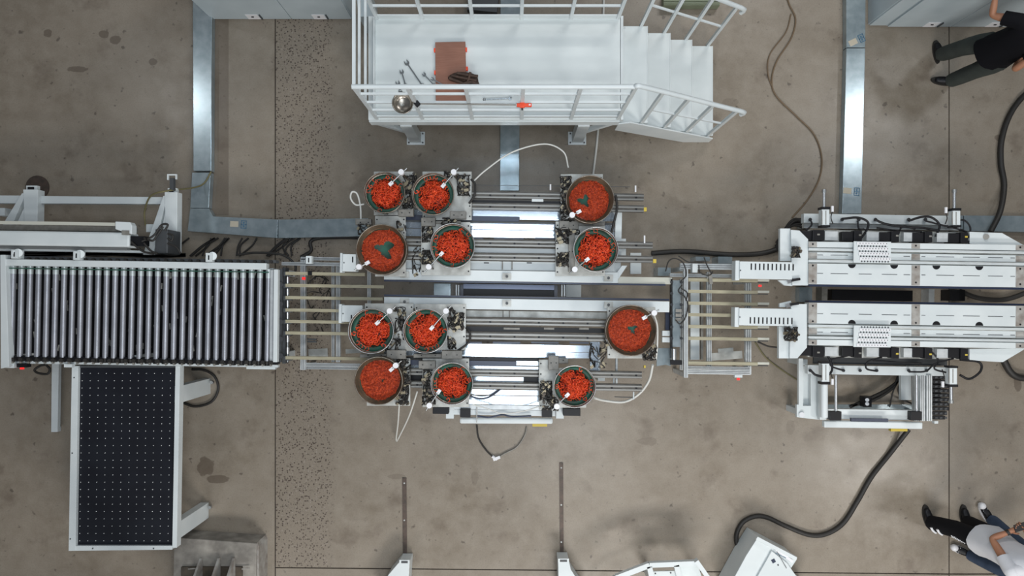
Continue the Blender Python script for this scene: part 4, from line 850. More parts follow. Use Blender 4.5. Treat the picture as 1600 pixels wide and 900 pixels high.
# ================================================================== RIGHT MACHINE
def right_half(up):
    t = T('press_machine', W(1440, 413 if up else 509, 0), ('upper' if up else 'lower') + ' half of the white machine at right, with perforated plate and black motors', 'machine')
    zz = 1.0; sgn = 1 if up else -1; yc = 413.5 if up else 508.5; xc = 1431
    def Y(d): return yc + sgn * d            # d: distance below the centre in the upper half, mirrored in the lower
    def pbm(mb, x0, d0, x1, d1, z, th=.03): 
        off = xslope((x0 + x1) / 2, xc); return mb.pb(x0, Y(d0) + off, x1, Y(d1) + off, z, th)
    X1 = 1700; o_ = 0.0157 * (X1 - 1600) / 2
    pbm(MB(), 1264, -33.5, X1, -24.5, zz, .12).build('outer_flange', WH, t, .003)
    pbm(MB(), 1264, -24.2, X1, -17.5, zz - .05, .05).build('recess_plate', GW, t)
    pbm(MB(), 1264, -17, X1, -6.5, zz - .03, .07).build('slot_plate', WH, t)
    pbm(MB(), 1264, 0.5, X1, 33, zz, .12).build('inner_beam', WH, t, .003)
    pbm(MB(), 1264, -6.2, X1, 0.3, zz - .03, .07).build('recess_plate', GW, t)
    pbm(MB(), 1264, 33.5, X1, 36.5, zz - .06, .10).build('edge_strip', DB, t)
    for d in (-21.5, -3.2):
        o = pbm(MB(), 1264, d - 1.7, X1, d + 1.7, zz + .012, .04).build('guide_rail', WH, t); pbm(MB(), 1264, d - .5, X1, d + .3, zz + .0135, .004).build('groove', AL, o)
    for x in (1270, 1431, 1594):
        for a_, b_ in ((-33, -25), (-16.5, -7), (1, 32.5)):
            pbm(MB(), x - 6.5, a_, x + 6.5, b_, zz + (.004 if a_ != -16.5 else -.026), .008).build('end_block', PW, t)
        for d in (-29.5, 4, 28): 
            q = W(x, Y(d) + xslope(x, xc), zz + .004); MB().cyl((q.x, q.y, zz + .004), (q.x, q.y, zz + .008), .010, n=8).build('bolt', BK, t)
    for x in (1331, 1397, 1463, 1530):
        q = W(x, Y(4.2) + xslope(x, xc), zz); pr = [(q.x + .042 * math.cos(a), q.y - sgn * (.042 * math.sin(a) - .022)) for a in [PI * k / 12 for k in range(13)]]
        MB().prism(pr, zz - .004, zz + .003).build('semicircular_port', BK, t)
    sl = MB()
    for x0, x1 in ((1277, 1286), (1298, 1325), (1342, 1362), (1378, 1402), (1412, 1422), (1440, 1446), (1463, 1491), (1505, 1531), (1544, 1567), (1579, 1586)):
        pbm(sl, x0, 15.6, x1, 16.4, zz + .003, .005); 
        if x0 > 1400 or x0 < 1300: pbm(sl, x0, -13.2, x1, -12.4, zz - .027, .005)
    stuff(sl.build('slots', DG, t))
    # perforated plate: a lattice with real round heads
    pp = T('perforated_plate', W(1364, Y(-20), .9)) if 0 else None
    p0 = (1334, -34, 1341, -2) ; o = pbm(MB(), 1334, -35, 1392, -1.5, zz + .05, .012).build('perforated_plate', WH, t)
    le = MB()
    for j in range(4):
        pbm(le, 1339 + j * 1.5, -34.2 + j * 8, 1386 + j * 2, -29.6 + j * 8, zz + .06, .01)
    stuff(le.build('raised_strips', CPX, o))
    pe = MB()
    for j in range(4):
        for i in range(10):
            x = 1342 + i * 4.6 + j * 1.5; q = W(x, Y(-27.8 + j * 8) + xslope(x, xc), zz + .053); pe.cyl((q.x, q.y, zz + .05), (q.x, q.y, zz + .054), .0085, n=6)
            q = W(x + 2, Y(-32 + j * 8) + xslope(x, xc), zz + .063); pe.cyl((q.x, q.y, zz + .06), (q.x, q.y, zz + .0635), .005, n=5)
    stuff(pe.build('perforations', DG, o))
    # motors along the outer edge
    pbm(MB(), 1262, -52, 1515, -34, zz - .12, .05).build('motor_shelf', GW, t)
    for i, x in enumerate((1271, 1336, 1394, 1446, 1502)):
        m_ = pbm(MB(), x - 20, -50, x + 1, -35, zz - .04, .08).build('motor', BK, t, .005)
        e_ = pbm(MB(), x - 1, -52, x + 17 - (6 if i else 0), -35, zz - .02, .09).build('motor_housing', BK, t, .004)
        pbm(MB(), x + 6, -46, x + 10, -43.5, zz - .018, .004).build('rating_label', YL if (not up and i > 1) or (up and i == 4) else MG, e_)
        if i < 4: pbm(MB(), x + 18, -50, x + 38, -36, zz - .05, .05).build('gearbox_plate', AL, t)
    # end plates at the left
    if up:
        MB().pprism([(1236, 359), (1249, 360), (1263, 374), (1263, 446), (1238, 446)], zz - .02, .03).build('end_plate', WH, t, .003)
        MB().pprism([(1219, 357), (1235, 357), (1237, 408), (1219, 408)], zz - .06, .05).build('side_panel', WH, t)
        MB().pprism([(1216, 438), (1238, 438), (1238, 447), (1226, 446)], zz - .05, .03).build('tongue', WH, t)
        MB().pprism([(1515, 362), (1566, 364), (1605, 386), (1515, 381)], zz - .06, .04).build('end_gusset', WH, t, .003)
        MB().cyl(W(1541, 370, .95), W(1541, 370, .96), .03, n=14).build('bolt_head', MG, t)
        cab = [[(1266, 342), (1268, 352), (1256, 362), (1249, 364)], [(1316, 342), (1340, 340), (1356, 347), (1354, 360), (1344, 374)], [(1367, 343), (1384, 350), (1410, 354), (1440, 356), (1466, 360)], [(1420, 345), (1440, 339), (1456, 340), (1468, 352), (1462, 370)], [(1446, 345), (1465, 350), (1490, 356), (1510, 362)], [(1495, 343), (1508, 345), (1516, 356), (1514, 372)], [(1340, 345), (1342, 357), (1350, 358)], [(1404, 360), (1402, 372), (1410, 354), (1430, 358)], [(1370, 356), (1400, 360), (1440, 362)], [(1519, 365), (1522, 370), (1514, 380), (1550, 376)]]
        clut = ((1237, 386, 1250, 402), 10)
    else:
        MB().pprism([(1236, 475), (1261, 475), (1261, 543), (1246, 560), (1234, 560)], zz - .02, .03).build('end_plate', WH, t, .003)
        MB().pprism([(1217, 510), (1234, 510), (1233, 560), (1217, 560)], zz - .06, .05).build('side_panel', WH, t)
        MB().pprism([(1218, 474), (1236, 470), (1236, 480), (1218, 480)], zz - .05, .03).build('tongue', WH, t)
        MB().pprism([(1515, 545), (1604, 544), (1567, 566), (1515, 563)], zz - .06, .04).build('end_gusset', WH, t, .003)
        cab = [[(1282, 545), (1296, 560), (1300, 578), (1290, 588), (1275, 586), (1266, 578)], [(1324, 556), (1300, 562), (1299, 572), (1318, 579)], [(1378, 558), (1356, 565), (1354, 576), (1370, 580)], [(1456, 550), (1466, 563), (1460, 576), (1478, 582)], [(1500, 562), (1530, 566), (1532, 580), (1515, 592), (1500, 586)], [(1420, 581), (1446, 580), (1462, 568), (1490, 560)], [(1364, 563), (1400, 566), (1440, 568)]]
        clut = ((1226, 512, 1246, 532), 12)
    for p in cab: hose(p, .93, .013 if len(p) > 4 else .010, 'lead', BK, t, 6)
    clutter(t, clut[0], zz - .01, clut[1], 77 if up else 78)
    for d in ((1242 if up else 1240, 444 if up else 482),):
        MB().cyl(W(d[0] - 6, d[1] - 6, 1.0), W(d[0] + 8, d[1] - 8, 1.0), .014, n=8).build('latch', BK, t)
        MB().pb(d[0] - 12, d[1] - 8, d[0] - 2, d[1] - 2, .99, .02, .3).build('reflector', CH, t)
    for x, yy in ((1300, Y(-28)), (1300, Y(20)), (1560, Y(-28)), (1560, Y(20))):
        q = W(x, yy, .8); MB().box((q.x, q.y, .44), (.1, .1, .87)).build('leg', WH, t)
    # pneumatic cylinders standing out from the outer edge
    for k, x in enumerate((1287.5, 1491 if up else 1486)):
        if up: b0, b1, r1 = 354, 326 if k == 0 else 328, 296
        else: b0, b1, r1 = (566, 598, 652) if k == 0 else (573, 602, 630)
        zc_ = .90
        cy = MB().bar(W(x, b0, zc_), W(x, b1, zc_), .085, .085).build('cylinder', WH, t, .008)
        for gx in (-3, 3): MB().bar(W(x + gx, b0 + (b1 - b0) * .12, zc_ + .044), W(x + gx, b0 + (b1 - b0) * .88, zc_ + .044), .008, .004).build('groove', MG, cy)
        MB().bar(W(x, b1 - (2 if up else -2), zc_), W(x, b1 + (2 if up else -2), zc_), .096, .096).build('cylinder_head', BK, cy)
        MB().bar(W(x, b0 - 1.5, zc_), W(x, b0 + 1.5, zc_), .096, .096).build('cylinder_head', BK, cy)
        MB().cyl(W(x, b1, zc_), W(x, r1, zc_), .017 if up or k else .04, n=10).build('piston_rod', CH if up or k else WH, cy)
        MB().cyl(W(x, r1 + (5 if up else -5), zc_), W(x, r1, zc_), .024, n=10).build('rod_end', STL, cy)
        s2 = 1 if (k == 0) else -1
        MB().cyl(W(x + 13 * s2, (b1 + (0 if up else -2)) - 4, zc_), W(x + 13 * s2, (b1 + (0 if up else -2)) + 5, zc_), .016, n=8).build('air_fitting', CPX, cy)
        hose([(x + 13 * s2, b1 + (5 if up else -7)), (x + 11 * s2, (b0 + b1) / 2), (x + 14 * s2, b0 - (4 if up else -4))], zc_, .006, 'air_tube', RB, cy, 5)
    return t
ru = right_half(True); rl_ = right_half(False)
b = MB(); MB().pb(1256, 335.5, 1500, 350, .62, .08).build('rear_beam', WH, ru, .003)
for x in (1266, 1316, 1342, 1368, 1420, 1446, 1495): MB().cyl(W(x, 343, .63), W(x, 343, .66), .02, n=8).build('cable_gland', BK, ru)
MB().pb(1256, 351, 1500, 358, .52, .05).build('rear_channel', AL, ru)
for x in (1280, 1480): q = W(x, 345, .5); MB().box((q.x, q.y, .27), (.09, .09, .54)).build('leg', WH, ru)
# lower frame
zf2 = .60
pts = lambda l: l
lf2 = T('base_frame', W(1360, 610, 0), 'white base frame with a front bar below the right machine', 'frame')
MB().pb(1262, 572, 1480, 586, zf2, .08).build('cross_beam', WH, lf2, .003)
for x in (1266, 1318, 1344, 1370, 1420, 1448): MB().cyl(W(x, 579, zf2), W(x, 579, zf2 + .03), .018, n=8).build('cable_gland', BK, lf2)
MB().pb(1272, 560, 1480, 570, zf2 - .08, .04).build('cross_channel', DG, lf2)
MB().pprism([(1248, 560), (1255, 560), (1255, 634), (1267, 634), (1267, 580), (1280, 580), (1280, 656), (1245, 652), (1245, 632), (1248, 632)], .50, .05).build('side_frame', WH, lf2, .003)
MB().pb(1254, 572, 1268, 634, .42, .02, 0).build('side_panel', WH, lf2)
MB().pb(1281, 586, 1291, 656, zf2, .07, 0).build('side_beam', WH, lf2, .003)
MB().pb(1291, 640, 1425, 655.5, .52, .08).build('front_beam', WH, lf2, .003)
MB().pb(1288, 659, 1442, 669.5, zf2, .07).build('front_bar', WH, lf2, .012)
for x0, x1, z in ((1429, 1436, .56), (1438, 1445, .60), (1448, 1456.5, .62)): ext_part(lf2, 'vertical_beam', x0, 586, x1, 658, z, 0)
for x in (1306, 1432): MB().cyl(W(x, 586, .66), W(x, 650, .66), .016, n=10).build('guide_shaft', CH, lf2); MB().pb(x - 9, 643, x + 9, 657, .70, .07).build('guide_block', BK, lf2, .004)
MB().pb(1392, 669, 1418, 674, .42, .05, 0).build('yellow_plate', YL, lf2)
MB().pb(1330, 654, 1388, 658.5, .60, .03).build('dark_strip', DB, lf2)
MB().pb(1350, 620, 1362, 636, .25, .1, 0).build('valve', BK, lf2); 
for y in (625, 631): MB().cyl(W(1355, y, .26), W(1355, y, .29), .022, n=10).build('valve_cap', CPX, lf2)
for p in ([(1328, 636), (1350, 626), (1380, 612), (1400, 598), (1408, 586)], [(1330, 634), (1365, 625), (1395, 606), (1404, 588)], [(1390, 636), (1396, 610), (1405, 592)], [(1428, 632), (1408, 622), (1404, 605), (1415, 592), (1432, 588)]): hose(p, .12, .02 if p[0][0] < 1350 else .01, 'lead', RB, lf2, 6)
MB().pb(1290, 632, 1425, 640, .10, .02, 0).build('drip_tray', GV, lf2)
MB().pb(1408, 586, 1424, 625, .30, .05, 0).build('support_plate', WH, lf2)
for x, y in ((1254, 645), (1286, 650), (1440, 650), (1450, 580), (1256, 566)): q = W(x, y, .4); MB().box((q.x, q.y, .21), (.07, .07, .42)).build('leg', WH, lf2)
MB().cyl(W(1253, 648, .51), W(1253, 648, .53), .03, n=12).build('bolt_head', CPX, lf2)
MB().pb(1460, 658, 1466, 662, .3, .05, 0).build('foot', WH, lf2)
# energy chain: each link a part
ec = T('cable_carrier', W(1470, 620, 0), 'black plastic cable carrier chain hanging at the right of the base frame', 'cable carrier')
for j in range(10):
    y = 590 + j * 7.0; zz = .50 - 0.028 * max(0, j - 6) ** 2
    w0, w1 = (1458, 1483 - max(0, j - 7) * 3)
    l_ = MB().pb(w0, y - 3.2, w1, y + 2.6, zz, .05, 0).build('link', BK, ec, .003)
    for i in range(3): MB().pb(w0 + 3 + i * 7.5, y - 1.5, w0 + 7 + i * 7.5, y + 1.3, zz + .006, .01, .15).build('link_bridge', DG, l_)
q = W(1466, 612, .42); MB().box((q.x, q.y, .21), (.06, .3, .42)).build('support', BK, ec)
# things under the gap at right
tag(MB().pb(1249, 449, 1269, 472, .12, .118).build('floor_plate', GV), 'grey plate on the floor left in the gap between the right machine halves', 'plate')
tag(MB().pb(1284, 449, 1293, 472, .16, .157).build('floor_post', MG), 'narrow taupe post in the gap between the right machine halves', 'post')
tag(MB().pb(1451, 452, 1460, 474, .16, .157).build('floor_post', AL), 'pale post in the right half of the gap between the right machine halves', 'post')
for k, (x0, x1) in enumerate(((1300, 1426), (1484, 1508))):
    tag(MB().pb(x0, 453, x1, 470, .18, .175).build('floor_tray', BK), 'black tray on the floor in the gap between the right machine halves, %s' % ('longer' if k == 0 else 'shorter'), 'tray')

# floor cables at right
tag(hose([(1420, 671, .10), (1392, 707), (1362, 745), (1340, 783), (1318, 817), (1292, 834), (1265, 836), (1228, 822), (1200, 809), (1180, 807), (1161, 816), (1151, 835), (1153, 854), (1165, 868, .1)], .03, .029, 'cable', k=8), 'thick black cable snaking from the base frame to the white console', 'cable')
tag(hose([(1640, 120), (1600, 150), (1577, 182), (1565, 220), (1564, 255), (1569, 290), (1563, 330, .12), (1548, 362, .14)], .03, .033, 'cable', k=8), 'thick black cable coming down from the right edge into the right machine', 'cable')
tag(hose([(1226, -20), (1233, 6), (1243, 30), (1236, 60), (1214, 95), (1206, 125), (1213, 150), (1245, 182), (1272, 210), (1284, 245), (1280, 280), (1262, 312), (1238, 340)], .012, .010, 'cord', CRD, k=8), 'thin brown cord winding down the floor right of the stairs', 'cord')
tag(hose([(1236, 22), (1228, 50), (1203, 85), (1200, 115), (1208, 140)], .010, .008, 'cord', CRD), 'second faint brown cord beside the winding one right of the stairs', 'cord')
tag(hose([(1180, 535), (1200, 562), (1240, 590), (1262, 602)], .012, .009, 'cord', OLV), 'thin olive cord on the floor from the beige bars to the base frame', 'cord')
tag(hose([(1568, 562), (1578, 580), (1592, 590), (1620, 592)], .05, .04, 'cable'), 'very thick black cable at the right edge below the right machine', 'cable')
tag(hose([(1500, 455), (1530, 466), (1570, 468), (1610, 455)], .05, .03, 'cable'), 'black cable lying in the gap at the right end of the machine halves', 'cable')
rnd = random.Random(21); b = MB()
for i in range(9):
    b.tube(smooth_path(Wl([(1215 + rnd.uniform(-4, 6), 385 + rnd.uniform(-6, 8), .05), (1228, 356 + rnd.uniform(-6, 6), .12), (1246 + rnd.uniform(-6, 6), 345 + rnd.uniform(-3, 8), .2), (1262, 352 + rnd.uniform(-4, 8), .3)], 0), 5), .016, 6)
tag(stuff(b.build('cable_bundle', RB)), 'tangle of black cables at the upper left corner of the right machine', 'cables')

# ================================================================== FLOOR STRIPS, BOTTOM MACHINES
for x0, x1, y0, y1, lab in ((628.5, 635, 747, 874, 'brown steel strip set on the floor, left one at the bottom'), (874, 880, 723, 872, 'brown steel strip set on the floor, right one at the bottom')):
    t = tag(MB().pprism([(x0, y0), (x1, y0), (x1 + .8, y1), (x0 + 1.2, y1)], .012, .012).build('floor_strip', RS), lab, 'floor strip', 'brown steel strips set in the floor')
    for k in range(3): MB().cyl(W((x0 + x1) / 2, y0 + 8 + k * 58, .012), W((x0 + x1) / 2, y0 + 8 + k * 58, .016), .010, n=8).build('screw', GW, t)
def foot_arm(poly, plate, label):
    t = T('support_leg', W(poly[0][0], poly[0][1], 0), label, 'leg', 'white machine legs at the bottom edge')
    MB().pprism(poly, .30, .28).build('leg_body', WH, t, .004)
    MB().pb(*plate, .31, .015, 0).build('cap_plate', WH, t); x0, y0, x1, y1 = plate; MB().pb(x0 + 3, y0 + 1.6, x1 - 3, y1 - 1, .313, .004, 0).build('slot', DG, t)
    return t
foot_arm([(624, 878), (640, 878), (637, 930), (590, 930), (607, 898)], (624, 875, 640, 881), 'white sloping machine leg at the bottom edge below the left floor strip')
foot_arm([(872, 876), (889, 876), (892, 890), (918, 930), (873, 930)], (872, 873, 889, 879), 'white sloping machine leg at the bottom edge below the right floor strip')
bm_ = T('machine_frame', W(1040, 910, 0), 'white machine frame with a sloping end at the bottom edge of the picture', 'frame')
zz = .55
MB().bar(W(962, 902, zz), W(1014, 882, zz), .06, .06).build('sloping_beam', WH, bm_); MB().bar(W(940, 925, zz), W(962, 902, zz), .06, .06).build('sloping_beam', WH, bm_)
MB().bar(W(1014, 882, zz), W(1087, 879, zz), .055, .06).build('top_beam', WH, bm_)
MB().bar(W(1087, 875, zz + .03), W(1115, 915, zz + .03), .05, .08).build('end_beam', WH, bm_)
MB().bar(W(1014, 884, zz), W(1022, 920, zz), .06, .06).build('cross_bar', WH, bm_); MB().bar(W(1056, 882, zz), W(1066, 920, zz), .06, .06).build('cross_bar', WH, bm_)
MB().pprism([(1060, 882), (1090, 881), (1104, 925), (1070, 925)], zz - .04, .02).build('panel', WD, bm_); MB().pprism([(1020, 893), (1056, 892), (1062, 925), (1026, 925)], zz - .04, .02).build('panel', WD, bm_)
for x, y in ((1024, 896), (1048, 895), (1061, 883), (1087, 882)): MB().cyl(W(x, y, zz), W(x, y, zz + .01), .01, n=8).build('bolt', DG, bm_)
for x, y in ((1020, 910), (1095, 912)): q = W(x, y, .4); MB().box((q.x, q.y, .25), (.06, .06, .5)).build('leg', WH, bm_)
# console
cs = T('control_console', W(1200, 885, 0), 'white tilted control console box at the bottom right, cable entering its side', 'console')
MB().pprism([(1184, 840), (1246, 873), (1235, 890), (1270, 925), (1135, 925), (1166, 868)], .40, .38).build('housing', WH, cs, .006)
MB().pprism([(1184, 838.5), (1246, 871), (1243, 876), (1181, 843)], .46, .06).build('top_flange', WH, cs, .003)
MB().pprism([(1206, 861), (1230, 880), (1262, 925), (1170, 925)], .43, .03).build('lid', WH, cs, .004)
MB().pprism([(1211, 860), (1215, 858), (1240, 876), (1238, 880)], .435, .012).build('label_strip', CPX, cs)
MB().bar(W(1214, 862, .44), W(1229, 888, .44), .006, .004).build('seam', DG, cs)
MB().bar(W(1212, 864, .437), W(1228, 872, .437), .006, .004).build('printed_line', BLU, cs)
MB().pb(1206, 874, 1211.5, 879.5, .437, .02, .5).build('button', DB, cs)
MB().pb(1215, 882, 1217, 884, .437, .01, .5).build('mark', DG, cs)
MB().cyl(W(1164, 866, .12), W(1169, 870, .12), .03, n=10).build('cable_gland', RB, cs)
# concrete plinth with the foot of a steel column
pz = T('concrete_plinth', W(330, 900, 0), 'raised concrete plinth at the lower left corner of the aggregate strip', 'plinth')
MB().prism([W(272, 840, .3)[:2], W(401, 849, .3)[:2], W(398, 1010, .3)[:2], W(268, 1010, .3)[:2]], 0, .30).build('block', CC, pz, .008)
MB().prism([W(401.5, 848, .3)[:2], (W(401.5, 848, .3)[0] + .02, W(401.5, 848, .3)[1] - .05), (W(401.5, 1010, .3)[0] + .02, W(398, 1010, .3)[1]), W(398.5, 1010, .3)[:2]], 0, .29).build('lit_side_face', PW, pz)  # paler slab: light on the plinth's right face put into the colour
cb = T('steel_column', W(330, 960, .3), 'steel column base with three gusset plates standing on the concrete plinth', 'column')
q = W(331, 945, .32); MB().box((q.x, q.y, .315), (.72, .9, .03)).build('base_plate', OIL, cb)
for x, wd in ((315, 0), (343, 0), (366, 0)):
    a = W(x, 871, .33); g_ = MB(); y0 = a.y; e = .012
    g_.add([(a.x - e, y0, .33), (a.x - e, y0 - .35, .33), (a.x - e, y0 - .35, .75), (a.x - e, y0, .36), (a.x + e, y0, .33), (a.x + e, y0 - .35, .33), (a.x + e, y0 - .35, .75), (a.x + e, y0, .36)],
           [(0, 3, 2, 1), (4, 5, 6, 7), (0, 4, 7, 3), (3, 7, 6, 2), (2, 6, 5, 1), (0, 1, 5, 4)]); g_.build('gusset', PW, cb)
q2 = W(338, 871, .33)
MB().box((q2.x, q2.y - .55, 2.1), (.42, .38, 3.5)).build('shaft', PW, cb)
for x in (300, 384): MB().bar(W(x - 6, 889, .34), W(x + 6, 888, .34), .012, .012).build('anchor_rod', PW, cb)

# ================================================================== PEOPLE
def skin_obj(name, chains, m, parent=None, root=0, org=None, sub=2):
    """chains: lists of (position, radius or (rx, ry)); points shared between chains join the surface"""
    vs = []; rs = []; es = []; idx = {}
    for ch_ in chains:
        prev = None
        for p, r in ch_:
            key = tuple(round(c_, 4) for c_ in p)
            if key not in idx: idx[key] = len(vs); vs.append(Vector(p)); rs.append(r if isinstance(r, tuple) else (r, r))
            if prev is not None and prev != idx[key]: es.append((prev, idx[key]))
            prev = idx[key]
    if parent is None: o0 = Vector(org)
    else: o0 = ORG[parent.name]
    me = bpy.data.meshes.new(name); me.from_pydata([v - o0 for v in vs], es, []); me.materials.append(m)
    o = bpy.data.objects.new(name, me); COL.objects.link(o); ORG[o.name] = o0
    if parent is None: o.location = o0
    else: o.parent = parent
    md = o.modifiers.new('skin', 'SKIN'); md.use_smooth_shade = True
    lay = me.skin_vertices[0] if me.skin_vertices else None
    if lay is None:
        bpy.context.view_layer.objects.active = o; lay = me.skin_vertices[0]
    for i, r in enumerate(rs): lay.data[i].radius = r; lay.data[i].use_root = (i == root)
    sm = o.modifiers.new('sub', 'SUBSURF'); sm.levels = 1; sm.render_levels = sub
    return o
def V(*a): return Vector(a)
def hand(wr, fwd, palm_n, side):
    """chains of a relaxed curled hand: palm, four fingers of unequal length, thumb"""
    f = fwd.normalized(); n = palm_n.normalized(); s_ = f.cross(n).normalized() * side; out = []
    mid = wr + f * .045; out.append([(wr, (.024, .020)), (mid, (.030, .016))])
    for k, L in enumerate((.065, .075, .070, .055)):
        b0 = wr + f * .085 + s_ * (.030 - .020 * k); out.append([(mid, (.030, .016)), (b0, .011), (b0 + f * L * .5 + n * .012, .009), (b0 + f * L * .8 + n * .035, .008), (b0 + f * L * .85 + n * .055, .0065)])
    t0 = wr + f * .03 + s_ * .035; out.append([(mid, (.030, .016)), (t0, .013), (t0 + f * .03 + s_ * .02 + n * .01, .011), (t0 + f * .055 + s_ * .018 + n * .025, .009)])
    return out
def person(label, hip, chest, sh, head, arms, legs, face, cloth, sleeve=.6, extra=None):
    hip = V(*hip); chest = V(*chest); head = V(*head); fc = V(math.cos(face), math.sin(face), 0); lt = V(-fc.y, fc.x, 0)
    neck = chest + V(0, 0, .20); base = neck + V(0, 0, .06); ch = []
    torso = [(hip, (.10, .10)), (hip.lerp(chest, .5), (.095, .095)), (chest, (.10, .10)), (neck, (.065, .06)), (base + (head - base) * .35, .055), (head + V(0, 0, -.03) + fc * .02, (.072, .085)), (head + V(0, 0, .05), (.078, .09))]
    ch.append(torso)
    for (S_, E, Wr, fw, pn), sd in zip(arms, (1, -1)):
        S_, E, Wr = V(*S_), V(*E), V(*Wr)
        ch.append([(chest, (.10, .10)), (S_, .052), (S_.lerp(E, .5), .047), (E, .037), (E.lerp(Wr, .4), .036), (Wr, (.024, .020))])
        ch += hand(Wr, V(*fw), V(*pn), sd)
    for (Hp, K, A, toe) in legs:
        Hp, K, A = V(*Hp), V(*K), V(*A); ch.append([(hip, (.10, .10)), (Hp, .078), (Hp.lerp(K, .5), .072), (K, .052), (K.lerp(A, .35), .05), (A, .033)])
    body = skin_obj('person', ch, SK, None, 0, (hip.x, hip.y, 0)); tag(body, label, 'person')
    # shirt, trousers, shoes
    rj = random.Random(int(hip.x * 100))
    def loft(mb, rings, n=26):
        vs = []
        for c_, a_, b_, d_ in rings:          # d_: direction the ring faces
            d_ = V(*d_).normalized(); u = (lt - d_ * lt.dot(d_)).normalized(); v_ = d_.cross(u)
            for k in range(n):
                an = 2 * PI * k / n; w_ = 1 + .035 * math.sin(5 * an + c_.z * 9) + rj.uniform(-.02, .02)
                vs.append(c_ + u * (a_ * math.cos(an) * w_) + v_ * (b_ * math.sin(an) * w_))
        m_ = len(rings); mb.add(vs, [(j * n + i, j * n + (i + 1) % n, (j + 1) * n + (i + 1) % n, (j + 1) * n + i) for j in range(m_ - 1) for i in range(n)], True)
        mb.add(vs, [tuple(range(n))[::-1], tuple(range((m_ - 1) * n, m_ * n))])
    up = (0, 0, 1); st = MB(); ax = chest - hip
    loft(st, [(hip + V(0, 0, -.13), .225, .185, up), (hip + V(0, 0, -.02), .208, .165, up), (hip.lerp(chest, .4), .19, .15, up), (hip.lerp(chest, .8), .20, .145, up), (chest + V(0, 0, .06), .205, .13, up), (chest + V(0, 0, .12), .18, .105, up), (chest + V(0, 0, .165), .10, .075, up), (neck, .066, .066, up)])
    for (S_, E, Wr, fw, pn) in arms:
        S_, E = V(*S_), V(*E); d_ = (E - S_); i_ = chest + V(0, 0, .08)
        st.cyl(i_.lerp(S_, .4), S_, .085, .078, n=18, caps=False); q_ = S_.lerp(E, sleeve)
        st.lathe([(.001, .078), (.04, .067), (.067, .04), (.078, 0), (.067, -.04), (.04, -.067), (.001, -.078)], S_, 18); st.cyl(S_, q_, .078, .070, n=18, caps=False)
    st.build('shirt', cloth[0], body)
    tr = MB(); loft(tr, [(hip + V(0, 0, -.20), .17, .125, up), (hip + V(0, 0, -.08), .185, .14, up), (hip + V(0, 0, .06), .165, .13, up)])
    for (Hp, K, A, toe) in legs:
        Hp, K, A = V(*Hp), V(*K), V(*A); k1 = (A - K)
        pts_ = [(Hp + V(0, 0, .02), .10), (Hp.lerp(K, .35), .108), (Hp.lerp(K, .75), .098), (K, .092), (K.lerp(A, .3), .090), (K.lerp(A, .6), .088), (K.lerp(A, .88), .084), (K.lerp(A, .98), .080)]
        P_ = [p for p, r in pts_]; loft(tr, [(p, r * cloth[5], r * cloth[5], (P_[max(i - 1, 0)] - P_[min(i + 1, 7)])) for i, (p, r) in enumerate(pts_)], 18)
    tr.build('trousers', cloth[1], body)
    for (Hp, K, A, toe) in legs:
        A = V(*A); tv = V(*toe).normalized()
        z = V(0, 0, 1); sh_ = [[(V(A.x, A.y, .05) - tv * .055, (.038, .042)), (V(A.x, A.y, .052) + tv * .03, (.042, .045)), (V(A.x, A.y, .042) + tv * .10, (.046, .034)), (V(A.x, A.y, .036) + tv * .165, (.040, .028))], [(V(A.x, A.y, .052) + tv * .03, (.042, .045)), (V(A.x, A.y, .10), .045)]]
        so = skin_obj('shoe', sh_, cloth[2], body, 0)
        sole = MB(); poly = []
        for k in range(20):
            a = 2 * PI * k / 20; u = math.cos(a) * .145 + .055; v = math.sin(a) * (.046 + .008 * math.cos(a)); poly.append((A.x + tv.x * u - tv.y * v, A.y + tv.y * u + tv.x * v))
        sole.prism(poly, .001, .024).build('sole', cloth[3], so)
        if cloth[4]:
            tcap = MB(); p = V(A.x, A.y, 0) + tv * .165; tcap.lathe([(.041, .02), (.044, .045), (.034, .064), (.014, .073), (.001, .075)], (p.x, p.y, 0), 14); tcap.build('toe_cap', CPX, so)
            la = MB(); sd = V(-tv.y, tv.x, 0)
            for k in range(4):
                p = V(A.x, A.y, .088 - .008 * k) + tv * (.04 + .024 * k); la.bar(p - sd * .03 + tv * .008, p + sd * .03 - tv * .006, .008, .006); la.bar(p - sd * .03 - tv * .006, p + sd * .03 + tv * .008, .008, .006)
            stuff(la.build('laces', CPX, so))
    # face and hair
    hr = MB(); n_ = 20
    prof = []
    hc = head + V(0, 0, .045) - fc * .012
    vs = []; fs = []; m_ = 9
    for j in range(m_):
        el = PI / 2 * (1 - j / (m_ - 1) * 1.35)
        for i in range(n_):
            a = 2 * PI * i / n_; fr = max(0, math.cos(a - face)); e2 = max(el, 0.30 * fr + (-.5 if fr < .3 else 0) * (1 - fr)); rr = .098
            vs.append(hc + V(rr * math.cos(e2) * math.cos(a), rr * math.cos(e2) * math.sin(a), rr * 1.12 * math.sin(e2)))
    fs = [(j * n_ + i, (j + 1) * n_ + i, (j + 1) * n_ + (i + 1) % n_, j * n_ + (i + 1) % n_) for j in range(m_ - 1) for i in range(n_)]
    hr.add(vs, fs, True); hr.build('hair', HR, body)
    for s2 in (1, -1):
        MB().lathe([(.001, -.011), (.009, -.006), (.012, 0), (.009, .006), (.001, .011)], head + fc * .083 + lt * .032 * s2 + V(0, 0, .005), 10).build('eye', CPX, body)
        MB().lathe([(.001, -.03), (.014, -.02), (.017, 0), (.014, .022), (.001, .032)], head + lt * .082 * s2 + V(0, 0, -.005), 10).build('ear', SK, body)
    MB().cyl(head + fc * .085 + V(0, 0, -.005), head + fc * .112 + V(0, 0, -.035), .008, .014, n=8).build('nose', SK, body)
